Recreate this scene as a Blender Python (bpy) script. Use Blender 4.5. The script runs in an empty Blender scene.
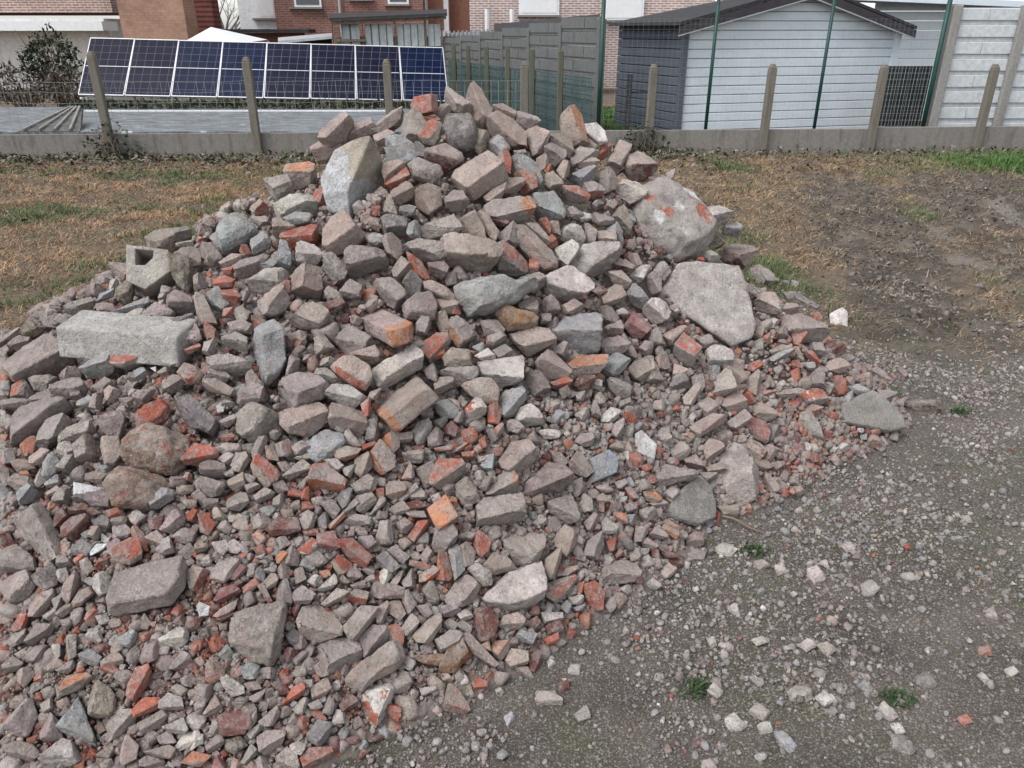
import bpy, bmesh, math, random
import numpy as np
from mathutils import Vector, Matrix, noise as mn

random.seed(7); RNG = np.random.default_rng(7)
SC = bpy.context.scene; COL = SC.collection
F = 759.0; W, H = 1024, 768; TH = math.radians(25.0); CAMZ = 1.6
CT, ST = math.cos(TH), math.sin(TH)
O = Vector((0, 0, CAMZ))

# ------------------------------------------------------------------ measuring helpers
def ray(px, py):
    u, v = (px - 512) / F, (384 - py) / F
    return Vector((u, CT + v * ST, -ST + v * CT))
def at(px, py, Y):                       # world point seen at a pixel of the photograph, Y metres ahead
    d = ray(px, py); return O + d * (Y / d.y)
def on_ground(px, py, z=0.0):
    d = ray(px, py); return O + d * ((z - CAMZ) / d.z)
def project(P):
    P = np.asarray(P, float); x = P[..., 0]; y = P[..., 1]; z = P[..., 2] - CAMZ
    dep = y * CT - z * ST; up = y * ST + z * CT
    dep = np.where(dep < .05, .05, dep)
    return 512 + F * x / dep, 384 - F * up / dep, dep

# ------------------------------------------------------------------ heap surface
AX, AY, HH = -0.12, 3.3, 1.29
RT = [(-180, 2.8), (-150, 3.3), (-120, 2.75), (-96, 1.98), (-78, 1.62), (-51, 1.36), (-25, 1.58), (-9, 1.95), (10, 2.0),
      (45, 1.75), (90, 1.6), (120, 1.75), (150, 2.1), (180, 2.8)]
_ra = np.array([a for a, _ in RT], float); _rr = np.array([r for _, r in RT], float)
def hsurf(x, y):
    x = np.asarray(x, float); y = np.asarray(y, float)
    dx, dy = x - AX, y - AY
    r = np.hypot(dx, dy); th = np.degrees(np.arctan2(dy, dx))
    R = np.interp(th, _ra, _rr)
    s = r / R; e = .16
    f = 1 - (np.sqrt(s * s + e * e) - e) / (math.sqrt(1 + e * e) - e)
    return np.where(s < 1, HH * np.maximum(f, 0), 0.0)
def hnorm(x, y):
    e = .03
    gx = float(hsurf(x + e, y) - hsurf(x - e, y)) / (2 * e); gy = float(hsurf(x, y + e) - hsurf(x, y - e)) / (2 * e)
    return Vector((-gx, -gy, 1)).normalized()
_ts = np.arange(.9, 14, .01)
def hit(px, py):
    d = ray(px, py)
    X = _ts * d.x; Y = _ts * d.y; Z = CAMZ + _ts * d.z
    g = Z - hsurf(X, Y)
    k = np.nonzero(g < 0)[0]
    if len(k) and _ts[k[0]] * d.y < 5.2: i = k[0]
    else:
        near = Y < 4.6
        i = int(np.argmin(np.where(near, g, 9)))
        if g[i] > .25 and len(k): i = k[0]
    return O + d * float(_ts[i])

# ------------------------------------------------------------------ materials
def mat(name):
    m = bpy.data.materials.new(name); m.use_nodes = True
    nt = m.node_tree; nt.nodes.clear()
    out = nt.nodes.new('ShaderNodeOutputMaterial'); b = nt.nodes.new('ShaderNodeBsdfPrincipled')
    nt.links.new(b.outputs[0], out.inputs[0])
    return m, nt, b
def N(nt, t, **kw):
    n = nt.nodes.new(t)
    for k, v in kw.items():
        if k in n.inputs.keys() if isinstance(k, str) else False: n.inputs[k].default_value = v
        else: setattr(n, k, v)
    return n
def noi(nt, scale, detail=4, rough=.6, vec=None):
    n = nt.nodes.new('ShaderNodeTexNoise'); n.inputs['Scale'].default_value = scale
    n.inputs['Detail'].default_value = detail; n.inputs['Roughness'].default_value = rough
    if vec is not None: nt.links.new(vec, n.inputs['Vector'])
    return n.outputs[0]
def ramp(nt, src, a, b, lo=0., hi=1.):
    n = nt.nodes.new('ShaderNodeMapRange'); n.inputs[1].default_value = a; n.inputs[2].default_value = b
    n.inputs[3].default_value = lo; n.inputs[4].default_value = hi; n.clamp = True
    nt.links.new(src, n.inputs[0]); return n.outputs[0]
def math_(nt, op, a, b):
    n = nt.nodes.new('ShaderNodeMath'); n.operation = op
    for i, s in enumerate((a, b)):
        if isinstance(s, (int, float)): n.inputs[i].default_value = s
        else: nt.links.new(s, n.inputs[i])
    return n.outputs[0]
def mix(nt, fac, a, b, blend='MIX'):
    n = nt.nodes.new('ShaderNodeMix'); n.data_type = 'RGBA'; n.blend_type = blend
    for i, s in ((0, fac), (6, a), (7, b)):
        if isinstance(s, (int, float)): n.inputs[i].default_value = s
        elif isinstance(s, tuple): n.inputs[i].default_value = (*s, 1) if len(s) == 3 else s
        else: nt.links.new(s, n.inputs[i])
    return n.outputs[2]
def attr(nt, name):
    n = nt.nodes.new('ShaderNodeAttribute'); n.attribute_name = name; return n
def bump(nt, b, h, strength=.5, dist=.01):
    n = nt.nodes.new('ShaderNodeBump'); n.inputs['Strength'].default_value = strength; n.inputs['Distance'].default_value = dist
    nt.links.new(h, n.inputs['Height']); nt.links.new(n.outputs[0], b.inputs['Normal'])
def pos(nt): return nt.nodes.new('ShaderNodeNewGeometry').outputs['Position']
def fin(b, rough=.9, spec=.25):
    b.inputs['Roughness'].default_value = rough; b.inputs['Specular IOR Level'].default_value = spec

def rubble_mat():
    m, nt, b = mat('rubble'); p = pos(nt)
    ca = attr(nt, 'ca').outputs['Color']; cb = attr(nt, 'cb').outputs['Color']; pf = attr(nt, 'pf').outputs['Fac']
    n1 = noi(nt, 38, 5, .65, p); n2 = noi(nt, 150, 4, .7, p); n3 = noi(nt, 14, 4, .6, p); n4 = noi(nt, 420, 2, .6, p)
    msk = ramp(nt, math_(nt, 'ADD', pf, math_(nt, 'MULTIPLY', math_(nt, 'SUBTRACT', n1, .5), 1.5)), .46, .56)
    c = mix(nt, msk, ca, cb)
    # dried mortar and dust film in blotches
    c = mix(nt, ramp(nt, noi(nt, 26, 6, .7, p), .47, .6, 0, .5), c, (.395, .348, .325))
    c = mix(nt, ramp(nt, n3, .38, .62, 0, .9), c, mix(nt, 1., c, (.74, .715, .71), 'MULTIPLY'))
    big_ = noi(nt, 6, 2, .5, p)          # some pieces smooth cement, some coarse
    g1 = mix(nt, 1., c, ramp(nt, n2, .32, .68, .66, 1.3), 'MULTIPLY'); g1 = mix(nt, 1., g1, ramp(nt, n4, .32, .68, .78, 1.22), 'MULTIPLY')
    g2 = mix(nt, 1., c, ramp(nt, n2, .3, .7, .88, 1.1), 'MULTIPLY'); c = mix(nt, ramp(nt, big_, .46, .58), g2, g1)
    cr = ramp(nt, noi(nt, 17, 7, .72, p), .50, .56)
    c = mix(nt, math_(nt, 'MULTIPLY', cr, .42), c, mix(nt, n2, (.30, .27, .245), (.50, .465, .43)))
    st = ramp(nt, noi(nt, 8.5, 5, .7, p), .55, .66, 0, .45); c = mix(nt, st, c, mix(nt, 1., c, (.62, .56, .53), 'MULTIPLY'))
    # pits
    c = mix(nt, ramp(nt, noi(nt, 95, 3, .6, p), .60, .67, 0, .5), c, (.09, .078, .07))
    # pale lime and mortar crust flecks
    c = mix(nt, ramp(nt, noi(nt, 55, 5, .65, p), .61, .69, 0, .5), c, (.53, .50, .47))
    nt.links.new(c, b.inputs['Base Color']); fin(b, .93, .2)
    h = math_(nt, 'ADD', math_(nt, 'ADD', math_(nt, 'MULTIPLY', n2, 1.0), math_(nt, 'MULTIPLY', cr, .35)), math_(nt, 'ADD', math_(nt, 'MULTIPLY', n1, 1.6), math_(nt, 'MULTIPLY', n4, .4)))
    bump(nt, b, h, .85, .009)
    return m
M_RUB = rubble_mat()

PAL = dict(p=(.408, .325, .285), g=(.378, .325, .302), w=(.57, .525, .485), b=(.365, .372, .38), k=(.20, .185, .185), y=(.39, .335, .27),
           r=(.44, .145, .10), o=(.53, .25, .14), d=(.19, .085, .072), m=(.30, .135, .125), v=(.275, .22, .232), W=(.80, .80, .80),
           G=(.36, .335, .31), L=(.54, .495, .455), S=(.50, .52, .54), X=(.38, .35, .325), B=(.33, .37, .43))
def mixc(a, b, t=.5): return tuple(x * (1 - t) + y * t for x, y in zip(a, b))
def colours(code):
    """base colour, second colour, how much of the second, where it sits"""
    P = PAL
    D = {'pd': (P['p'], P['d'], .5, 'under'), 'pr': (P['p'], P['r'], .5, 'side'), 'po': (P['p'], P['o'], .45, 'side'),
         'pm': (P['p'], P['m'], .5, 'side'), 'go': (P['g'], P['o'], .42, 'side'), 'gr': (mixc(P['g'], P['w'], .3), P['r'], .4, 'side'),
         'wr': (P['w'], P['r'], .42, 'side'), 'ro': (mixc(P['r'], P['o'], .45), P['p'], .45, 'side'), 'gy': (mixc(P['g'], P['y'], .4), P['w'], .25, 'any'),
         'gk': (mixc(P['g'], P['k'], .45), P['g'], .3, 'any'), 'pk': (mixc(P['p'], P['v'], .55), P['m'], .2, 'any'), 'pg': (mixc(P['p'], P['g'], .5), P['p'], .3, 'any'),
         'wp': (mixc(P['p'], P['w'], .45), P['p'], .35, 'side'), 'mo': ((.225, .19, .15), (.15, .13, .08), .42, 'any'), 'ru': ((.33, .19, .10), (.2, .12, .08), .4, 'any'),
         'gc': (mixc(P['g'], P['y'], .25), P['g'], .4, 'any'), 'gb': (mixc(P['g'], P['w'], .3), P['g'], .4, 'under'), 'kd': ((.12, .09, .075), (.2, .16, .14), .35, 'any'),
         'S': ((.54, .54, .55), (.42, .36, .285), .5, 'tan'), 'X': (P['X'], P['r'], .02, 'any'), 'L': (P['L'], mixc(P['L'], P['g'], .6), .35, 'any'),
         'b': (P['b'], P['w'], .28, 'any'), 'g': (P['g'], P['p'], .25, 'any'), 'p': (P['p'], P['r'], .13, 'any'), 'w': (P['w'], P['g'], .3, 'any'),
         'r': (P['r'], P['p'], .25, 'any'), 'B-': (P['B'], P['b'], .2, 'any'), 'W': (P['W'], P['W'], 0, 'any'), 'be': ((.47, .455, .43), (.41, .395, .37), .3, 'any'), 'mr': ((.26, .195, .155), (.33, .13, .10), .40, 'any'), 'wl': (mixc(P['w'], P['W'], .5), P['w'], .3, 'any'), 'k': (P['k'], P['g'], .25, 'any')}
    if code in D: return D[code]
    c = P[code[-1]] if code[-1] in P else P['g']
    return (c, mixc(c, P['g'], .5), .25, 'any')
def jit(c, a=.1):
    k = 1 + random.uniform(-a, a); return tuple(max(.01, x * k * (1 + random.uniform(-.03, .03))) for x in c)

# ------------------------------------------------------------------ objects
def link(name, me, parent=None):
    o = bpy.data.objects.new(name, me); COL.objects.link(o)
    if parent: o.parent = parent
    return o
def tag(o, label=None, cat=None, group=None, kind=None):
    if label: o['label'] = label
    if cat: o['category'] = cat
    if group: o['group'] = group
    if kind: o['kind'] = kind
    return o
def empty(name, loc, label, cat, group=None):
    o = bpy.data.objects.new(name, None); COL.objects.link(o); o.location = loc; o.empty_display_size = .1
    return tag(o, label, cat, group)
def big_mesh(name, V, Fc, ca=None, cb=None, pf=None, m=None):
    """V (n,3); Fc (k,3) or list of such arrays (tris / quads)"""
    me = bpy.data.meshes.new(name)
    Fl = Fc if isinstance(Fc, list) else [Fc]
    Fl = [f for f in Fl if len(f)]
    nl = sum(f.size for f in Fl); npl = sum(len(f) for f in Fl)
    me.vertices.add(len(V)); me.vertices.foreach_set('co', np.asarray(V, np.float32).ravel())
    me.loops.add(nl); me.loops.foreach_set('vertex_index', np.concatenate([f.ravel() for f in Fl]).astype(np.int32))
    tot = np.concatenate([np.full(len(f), f.shape[1]) for f in Fl]); st = np.concatenate([[0], np.cumsum(tot)[:-1]])
    me.polygons.add(npl); me.polygons.foreach_set('loop_start', st.astype(np.int32)); me.polygons.foreach_set('loop_total', tot.astype(np.int32))
    me.update(calc_edges=True); me.validate()
    put_cols(me, ca, cb, pf)
    if m: me.materials.append(m)
    return me
def put_cols(me, ca, cb=None, pf=None):
    n = len(me.vertices)
    for nm, c in (('ca', ca), ('cb', cb)):
        if c is None: continue
        a = me.attributes.new(nm, 'FLOAT_COLOR', 'POINT'); c = np.asarray(c, np.float32)
        if c.ndim == 1: c = np.tile(c, (n, 1))
        a.data.foreach_set('color', np.hstack([c, np.ones((n, 1), np.float32)]).ravel())
    if pf is not None:
        a = me.attributes.new('pf', 'FLOAT', 'POINT'); a.data.foreach_set('value', np.asarray(pf, np.float32))

# ------------------------------------------------------------------ stones
def plane_for(C, k=.5):
    n = ((O - C).normalized() * (1 - k) + hnorm(C.x, C.y) * k).normalized()
    e1 = (Vector((1, 0, 0)) - n * n.x).normalized(); return n, e1, n.cross(e1)
def to_plane(pts, C, n, e1, e2):
    out = []
    for px, py in pts:
        d = ray(px, py); q = O + d * ((C - O).dot(n) / d.dot(n)) - C
        out.append(Vector((q.dot(e1), q.dot(e2))))
    return out
def area2(p): return .5 * sum(p[i].x * p[(i + 1) % len(p)].y - p[(i + 1) % len(p)].x * p[i].y for i in range(len(p)))

def finish(bm, s, rough, bev, target, smooth=.0, view=None, cut_=(.72, .94)):
    bmesh.ops.recalc_face_normals(bm, faces=bm.faces)
    if bev > 0:
        bmesh.ops.bevel(bm, geom=list(bm.edges), offset=bev * s, segments=1, profile=.6, affect='EDGES', clamp_overlap=True)
        bmesh.ops.remove_doubles(bm, verts=bm.verts, dist=.0004)
    bmesh.ops.triangulate(bm, faces=bm.faces)
    for _ in range(5):
        es = [e for e in bm.edges if e.calc_length() > target]
        if not es or len(bm.verts) > 2600: break
        bmesh.ops.subdivide_edges(bm, edges=es, cuts=1)
        bmesh.ops.triangulate(bm, faces=[f for f in bm.faces if len(f.verts) > 3])
    if view is not None:                     # break facets: flat fracture planes on the visible side
        for _ in range(random.randint(3, 6) if cut_[0] > .67 else 11):
            dd = (view * random.uniform(.1, 1.1) + Vector([random.gauss(0, .7) for _ in range(3)])).normalized()
            if dd.dot(view) < .05: continue
            mx = max(v.co.dot(dd) for v in bm.verts); o_ = mx * random.uniform(*cut_)
            for v in bm.verts:
                k_ = v.co.dot(dd) - o_
                if k_ > 0: v.co -= dd * k_
    if smooth:
        for _ in range(1): bmesh.ops.smooth_vert(bm, verts=bm.verts, factor=smooth, use_axis_x=True, use_axis_y=True, use_axis_z=True)
    bm.normal_update()
    off = Vector((random.uniform(0, 50), random.uniform(0, 50), random.uniform(0, 50)))
    f1, f2, f3 = 1 / (.55 * s), 1 / (.2 * s), 1 / (.075 * s)
    mv = []
    for v in bm.verts:
        q = v.co + off
        a = mn.noise(q * f1) * .030 * s + mn.noise(q * f2) * .024 * s + mn.noise(q * f3) * .016 * s - abs(mn.noise(q * f2 * 1.7)) * .012 * s
        mv.append(v.normal * (a * rough))
    for v, d in zip(bm.verts, mv): v.co += d
    bm.normal_update()

def poly_stone(pts, code):
    global SPOT
    cx = sum(p[0] for p in pts) / len(pts); cy = sum(p[1] for p in pts) / len(pts)
    C = hit(cx, cy)
    base = code.lstrip('P') or 'g'
    plate = code in ('W', 'B-', 'G', 'L', 'wl')
    lump = base[0] in 'gwbkyXvkm' and not plate
    if code[0] == 'P': C.z = .004
    n, e1, e2 = plane_for(C, .8 if code in ('G', 'L') else .5)
    p2 = to_plane(pts, C, n, e1, e2)
    gr_ = 1.0 if code in ('L', 'W', 'B-', 'G', 'S') else 1.07; c_ = sum(p2, Vector((0, 0))) / len(p2); p2 = [c_ + (q - c_) * gr_ for q in p2]
    if area2(p2) < 0: p2.reverse()
    A = abs(area2(p2)); s = math.sqrt(A)
    c = sum(p2, Vector((0, 0))) / len(p2)
    if code[0] != 'P': C += n * ((.0 if code == 'mr' else .10 if s > .07 else .18) * s if not plate else .03 * s)
    ext = max((q - c).length for q in p2)
    if plate: fs, t, T, shift, mids = .95, .10 * s, .18 * s, .02, []
    elif lump: fs, t, T, shift, mids = random.uniform(.62, .82), .33 * s, .42 * s, random.uniform(.06, .22), [(.96, .5)] if random.random() < .35 else []
    else: fs, t, T, shift, mids = random.uniform(.76, .90), .30 * s, .42 * s, random.uniform(.10, .22), []
    if code == 'L': t, T = .03 * s, .2 * s
    if code == 'S': fs, t, T, mids, shift = .90, .10 * s, .3 * s, [], .05
    if code == 'X': fs, t, T, mids, shift = .84, .24 * s, .5 * s, [], .07
    if code[0] == 'P': T = .2 * s; t = .3 * s
    # some stones lean another way: facets differ from stone to stone
    ang = math.radians(90 + random.gauss(0, 38)); sh = Vector((math.cos(ang), math.sin(ang))) * shift * s
    tx, ty = (random.uniform(-.3, .3), random.uniform(.1, .5)) if not plate else (0, .1)
    bm = bmesh.new()
    def ring(scale, h, shv, jitter):
        out = []
        for q in p2:
            w = c + (q - c) * scale + shv + Vector((random.uniform(-1, 1), random.uniform(-1, 1))) * jitter * s
            hh = h * (1 - (tx * (w.x - c.x) + ty * (w.y - c.y)) / ext) if h > 0 else h
            P = e1 * w.x + e2 * w.y + n * hh
            out.append(bm.verts.new(P))
        return out
    rings = [ring(.8, -T, Vector((0, 0)), .03), ring(1.0, 0, Vector((0, 0)), 0)]
    for ms, mh in mids: rings.append(ring(ms, mh * t, sh * .45, .02))
    rings.append(ring(fs, t, sh, .03 if not plate else .01))
    k = len(p2)
    for a, b in zip(rings, rings[1:]):
        for i in range(k): bm.faces.new((a[i], a[(i + 1) % k], b[(i + 1) % k], b[i]))
    bm.faces.new(list(reversed(rings[0])))
    if lump and k > 4:
        cc = sum((v.co for v in rings[-1]), Vector()) / k + n * t * random.uniform(.0, .25) + e1 * random.uniform(-.12, .12) * s + e2 * random.uniform(-.12, .12) * s
        cv = bm.verts.new(cc)
        for i in range(k): bm.faces.new((rings[-1][i], rings[-1][(i + 1) % k], cv))
    else: bm.faces.new(rings[-1])
    tgt = max(.0045, min(.022, s / 10))
    rough = {True: .35}.get(plate, 1.45 if lump else .95)
    if code in ('gc', 'mo', 'mr'): rough = 2.2
    if code == 'X': rough, tgt = .95, .010
    if code == 'S': rough = .45
    if code == 'L': rough = .5
    if code == 'W': rough = .1
    if code == 'X': SPOT = (C, n, e1, e2)
    finish(bm, s, rough, .028 if not plate else .015, tgt, 0, None if plate or code == 'S' else n, (.66, .88) if code == 'X' else (.70, .92) if lump else (.80, .96))
    return bm, C, s, n

def hull2(p):
    p = sorted(set((round(a.x, 5), round(a.y, 5)) for a in p)); 
    def half(q):
        o = []
        for a in q:
            while len(o) > 1 and (o[-1][0] - o[-2][0]) * (a[1] - o[-2][1]) - (o[-1][1] - o[-2][1]) * (a[0] - o[-2][0]) <= 0: o.pop()
            o.append(a)
        return o[:-1]
    return [Vector(a) for a in half(p) + half(p[::-1])]
def cut(bm, co, no):
    if not any((v.co - co).dot(no) > 1e-5 for v in bm.verts): return
    bmesh.ops.bisect_plane(bm, geom=list(bm.verts) + list(bm.edges) + list(bm.faces), dist=1e-5, plane_co=co, plane_no=no, clear_outer=True)
    bmesh.ops.holes_fill(bm, edges=[e for e in bm.edges if e.is_boundary], sides=0)
def block_stone(pts, code):
    cx = sum(p[0] for p in pts) / len(pts); cy = sum(p[1] for p in pts) / len(pts)
    C = hit(cx, cy); n, e1, e2 = plane_for(C, .45)
    p2 = hull2(to_plane(pts, C, n, e1, e2)); A = abs(area2(p2)); s = math.sqrt(A); c = sum(p2, Vector((0, 0))) / len(p2)
    p2 = [c + (q - c) * (1.0 + .006 / s) for q in p2]
    brick = code[0] in 'prodm' and code not in ('pk',)
    C += n * ((.10 if s > .07 else .20) * s - 0); T, t = .5 * s, .34 * s
    global SPOT
    if code == 'X': SPOT = (C, n, e1, e2)
    bm = bmesh.new()
    lo = [bm.verts.new(e1 * (c.x + (q.x - c.x) * .86) + e2 * (c.y + (q.y - c.y) * .86) - n * T) for q in p2]
    mi = [bm.verts.new(e1 * q.x + e2 * q.y - n * .12 * s) for q in p2]
    hi = [bm.verts.new(e1 * q.x + e2 * q.y + n * 1.1 * s) for q in p2]; k = len(p2)
    for a, b in ((lo, mi), (mi, hi)):
        for i in range(k): bm.faces.new((a[i], a[(i + 1) % k], b[(i + 1) % k], b[i]))
    bm.faces.new(list(reversed(lo))); bm.faces.new(hi)
    # long axis of the outline
    X = np.array([(q.x - c.x, q.y - c.y) for q in p2]); ev, E = np.linalg.eigh(X.T @ X); la = Vector((E[0, 1], E[1, 1])); 
    if la.x < 0: la = -la
    asp = math.sqrt(ev[1] / max(ev[0], 1e-9))
    # one corner of a block turned towards us: an upper face, a front face along the long side, sometimes an end face
    up = Vector((-la.y, la.x)); 
    if up.y < 0: up = -up
    u3 = e1 * up.x + e2 * up.y; l3 = e1 * la.x + e2 * la.y
    a1 = math.radians(random.uniform(16, 42)); nt_ = (n * math.cos(a1) + u3 * math.sin(a1)).normalized(); nf = (n * math.sin(a1) - u3 * math.cos(a1)).normalized()
    yaw = math.radians(random.uniform(-20, 20) if brick else random.uniform(-34, 34)); sgn = random.choice((-1, 1))
    R_ = Matrix.Rotation(yaw, 3, nt_); nf = R_ @ nf; ne = nt_.cross(nf) * sgn
    if ne.dot(n) < 0: ne = -ne
    wid = math.sqrt(ev[0] / k) * 1.2
    w0 = c - up * wid * random.uniform(.0, .6) + la * random.uniform(-.3, .3) * wid
    P0 = e1 * w0.x + e2 * w0.y + n * t
    cut(bm, P0, nt_); cut(bm, P0, nf)
    if abs(ne.dot(n)) > .12: cut(bm, P0 + l3 * (1 if ne.dot(l3) > 0 else -1) * wid * random.uniform(.45, 1.1) * max(1, asp * .7), ne)
    # knocked-off corners and broken edges
    for _ in range(random.randint(1, 3) if brick else random.randint(2, 5)):
        dd = (n * random.uniform(.2, .9) + Vector([random.gauss(0, .8) for _ in range(3)])).normalized()
        if dd.dot(n) < .1: continue
        mx = max(v.co.dot(dd) for v in bm.verts); mn_ = min(v.co.dot(dd) for v in bm.verts)
        cut(bm, dd * (mx - (mx - mn_) * random.uniform(.03, .10 if brick else .17)), dd)
    finish(bm, s, .8 if brick else 1.25 if code != 'S' else .6, .014, .011 if code in 'XS' else max(.0045, min(.02, s / 11)))
    return bm, C, s, n

def box_stone(pts, code):
    P, A, B, Cc = [Vector((p[0], -p[1])) for p in pts]
    a, b, c = A - P, B - P, Cc - P
    mid = P + (a + b + c) / 2
    S = hit(mid.x, -mid.y); d = ray(mid.x, -mid.y)
    dep = (S - O).y * CT - (S - O).z * ST
    k = dep / F; a, b, c = a * k, b * k, c * k
    def dt(u, v): return min(u.dot(v), -.08 * u.length * v.length)
    ab, ac, bc = dt(a, b), dt(a, c), dt(b, c)
    da, db, dc = math.sqrt(-ab * ac / bc * 1.0) if bc else 0, math.sqrt(-ab * bc / ac), math.sqrt(-ac * bc / ab)
    da = min(da, 1.0 * a.length + .02); db = min(max(db, .02), .16); dc = min(dc, .10)
    R, U, Fw = Vector((1, 0, 0)), Vector((0, ST, CT)), Vector((0, CT, -ST))
    va = R * a.x + U * a.y + Fw * da; vb = R * b.x + U * b.y + Fw * db; vc = R * c.x + U * c.y + Fw * dc
    if vc.length < .05: vc *= .055 / vc.length
    global VDIR
    VDIR = -va.normalized()
    Cw = S.copy()
    o0 = -(va + vb + vc) / 2
    bm = bmesh.new(); vs = {}
    for i in (0, 1):
        for j in (0, 1):
            for l in (0, 1): vs[i, j, l] = bm.verts.new(o0 + va * i + vb * j + vc * l + Vector([random.uniform(-.004, .004) for _ in range(3)]))
    q = lambda *ks: bm.faces.new([vs[x] for x in ks])
    q((0,0,0),(1,0,0),(1,1,0),(0,1,0)); q((0,0,1),(0,1,1),(1,1,1),(1,0,1)); q((0,0,0),(0,0,1),(1,0,1),(1,0,0))
    q((0,1,0),(1,1,0),(1,1,1),(0,1,1)); q((0,0,0),(0,1,0),(0,1,1),(0,0,1)); q((1,0,0),(1,0,1),(1,1,1),(1,1,0))
    bmesh.ops.recalc_face_normals(bm, faces=bm.faces)
    # knocked-off corners
    cs = [v.co.copy() for v in bm.verts]; random.shuffle(cs)
    for co in cs[:3]:
        dd = (co.normalized() + Vector([random.uniform(-.4, .4) for _ in range(3)])).normalized()
        r = bmesh.ops.bisect_plane(bm, geom=list(bm.verts) + list(bm.edges) + list(bm.faces), plane_co=co - dd * random.uniform(.008, .02), plane_no=dd, clear_outer=True)
        ed = [e for e in r['geom_cut'] if isinstance(e, bmesh.types.BMEdge)]
        if ed: bmesh.ops.holes_fill(bm, edges=bm.edges, sides=0)
    s = math.sqrt(va.length * max(vb.length, .06))
    finish(bm, s, .55, .03, max(.006, s / 14))
    return bm, Cw + (O - Cw).normalized() * .02, s, (O - Cw).normalized()

def stone_mesh(bm, code, n, s, name, vdir=None):
    ca, cb, amt, where = colours(code.lstrip('P') or 'g')
    ca, cb = jit(ca, .03 if code in ('S', 'X', 'L', 'be', 'b') else .18), jit(cb, .06)
    if where == 'side':
        cand = [v.normal.copy() for v in bm.verts if v.normal.dot(n) > .42]; vd = random.choice(cand) if cand else n
        if vdir is not None: vd = vdir
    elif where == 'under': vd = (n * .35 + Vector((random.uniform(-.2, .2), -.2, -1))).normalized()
    pf = []; far_ = max(v.co.dot(vdir) for v in bm.verts) if vdir is not None else 0
    for v in bm.verts:
        if vdir is not None and v.co.dot(vdir) > far_ * .62: pf.append(.8)
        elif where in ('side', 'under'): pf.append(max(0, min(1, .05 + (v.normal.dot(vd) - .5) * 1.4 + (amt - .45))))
        elif where == 'tan': pf.append(.95 if (v.co.x * .9 + v.co.z * .65) > .035 + .03 * mn.noise(v.co * 14) else .05)
        else: pf.append(amt)
    me = bpy.data.meshes.new(name); bm.to_mesh(me); bm.free()
    if code == 'X':
        cs_ = np.tile(np.array(ca), (len(me.vertices), 1)); nn_, e1_, e2_ = SPOT[1:]
        for px_, py_, r_, c_ in ((645, 207, 5, 'r'), (653, 217, 3.5, 'r'), (661, 221, 6, 'r'), (697, 218, 9, 'r'), (700, 230, 5, 'r'), (684, 204, 3, 'r'), (660, 211, 8, 'v'), (650, 227, 6, 'W'), (686, 195, 6, 'W'), (694, 198, 6, 'W'), (678, 237, 7, 'w'), (672, 215, 5, 'W')):
            sp_ = to_plane([(px_, py_)], *SPOT)[0]
            for v in me.vertices:
                d_ = math.hypot(v.co.dot(e1_) - sp_.x, v.co.dot(e2_) - sp_.y) / (r_ * .0043) + mn.noise(v.co * 45) * .5
                if c_ == 'r': pf[v.index] = max(pf[v.index] if pf[v.index] < 1 else 1, 1.15 - d_ * .7)
                elif d_ < 1.2: cs_[v.index] = cs_[v.index] * .3 + np.array(PAL[c_]) * .7
        ca = cs_
    put_cols(me, ca, cb, pf); me.materials.append(M_RUB)
    me.polygons.foreach_set('use_smooth', [True] * len(me.polygons))
    return me

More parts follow.
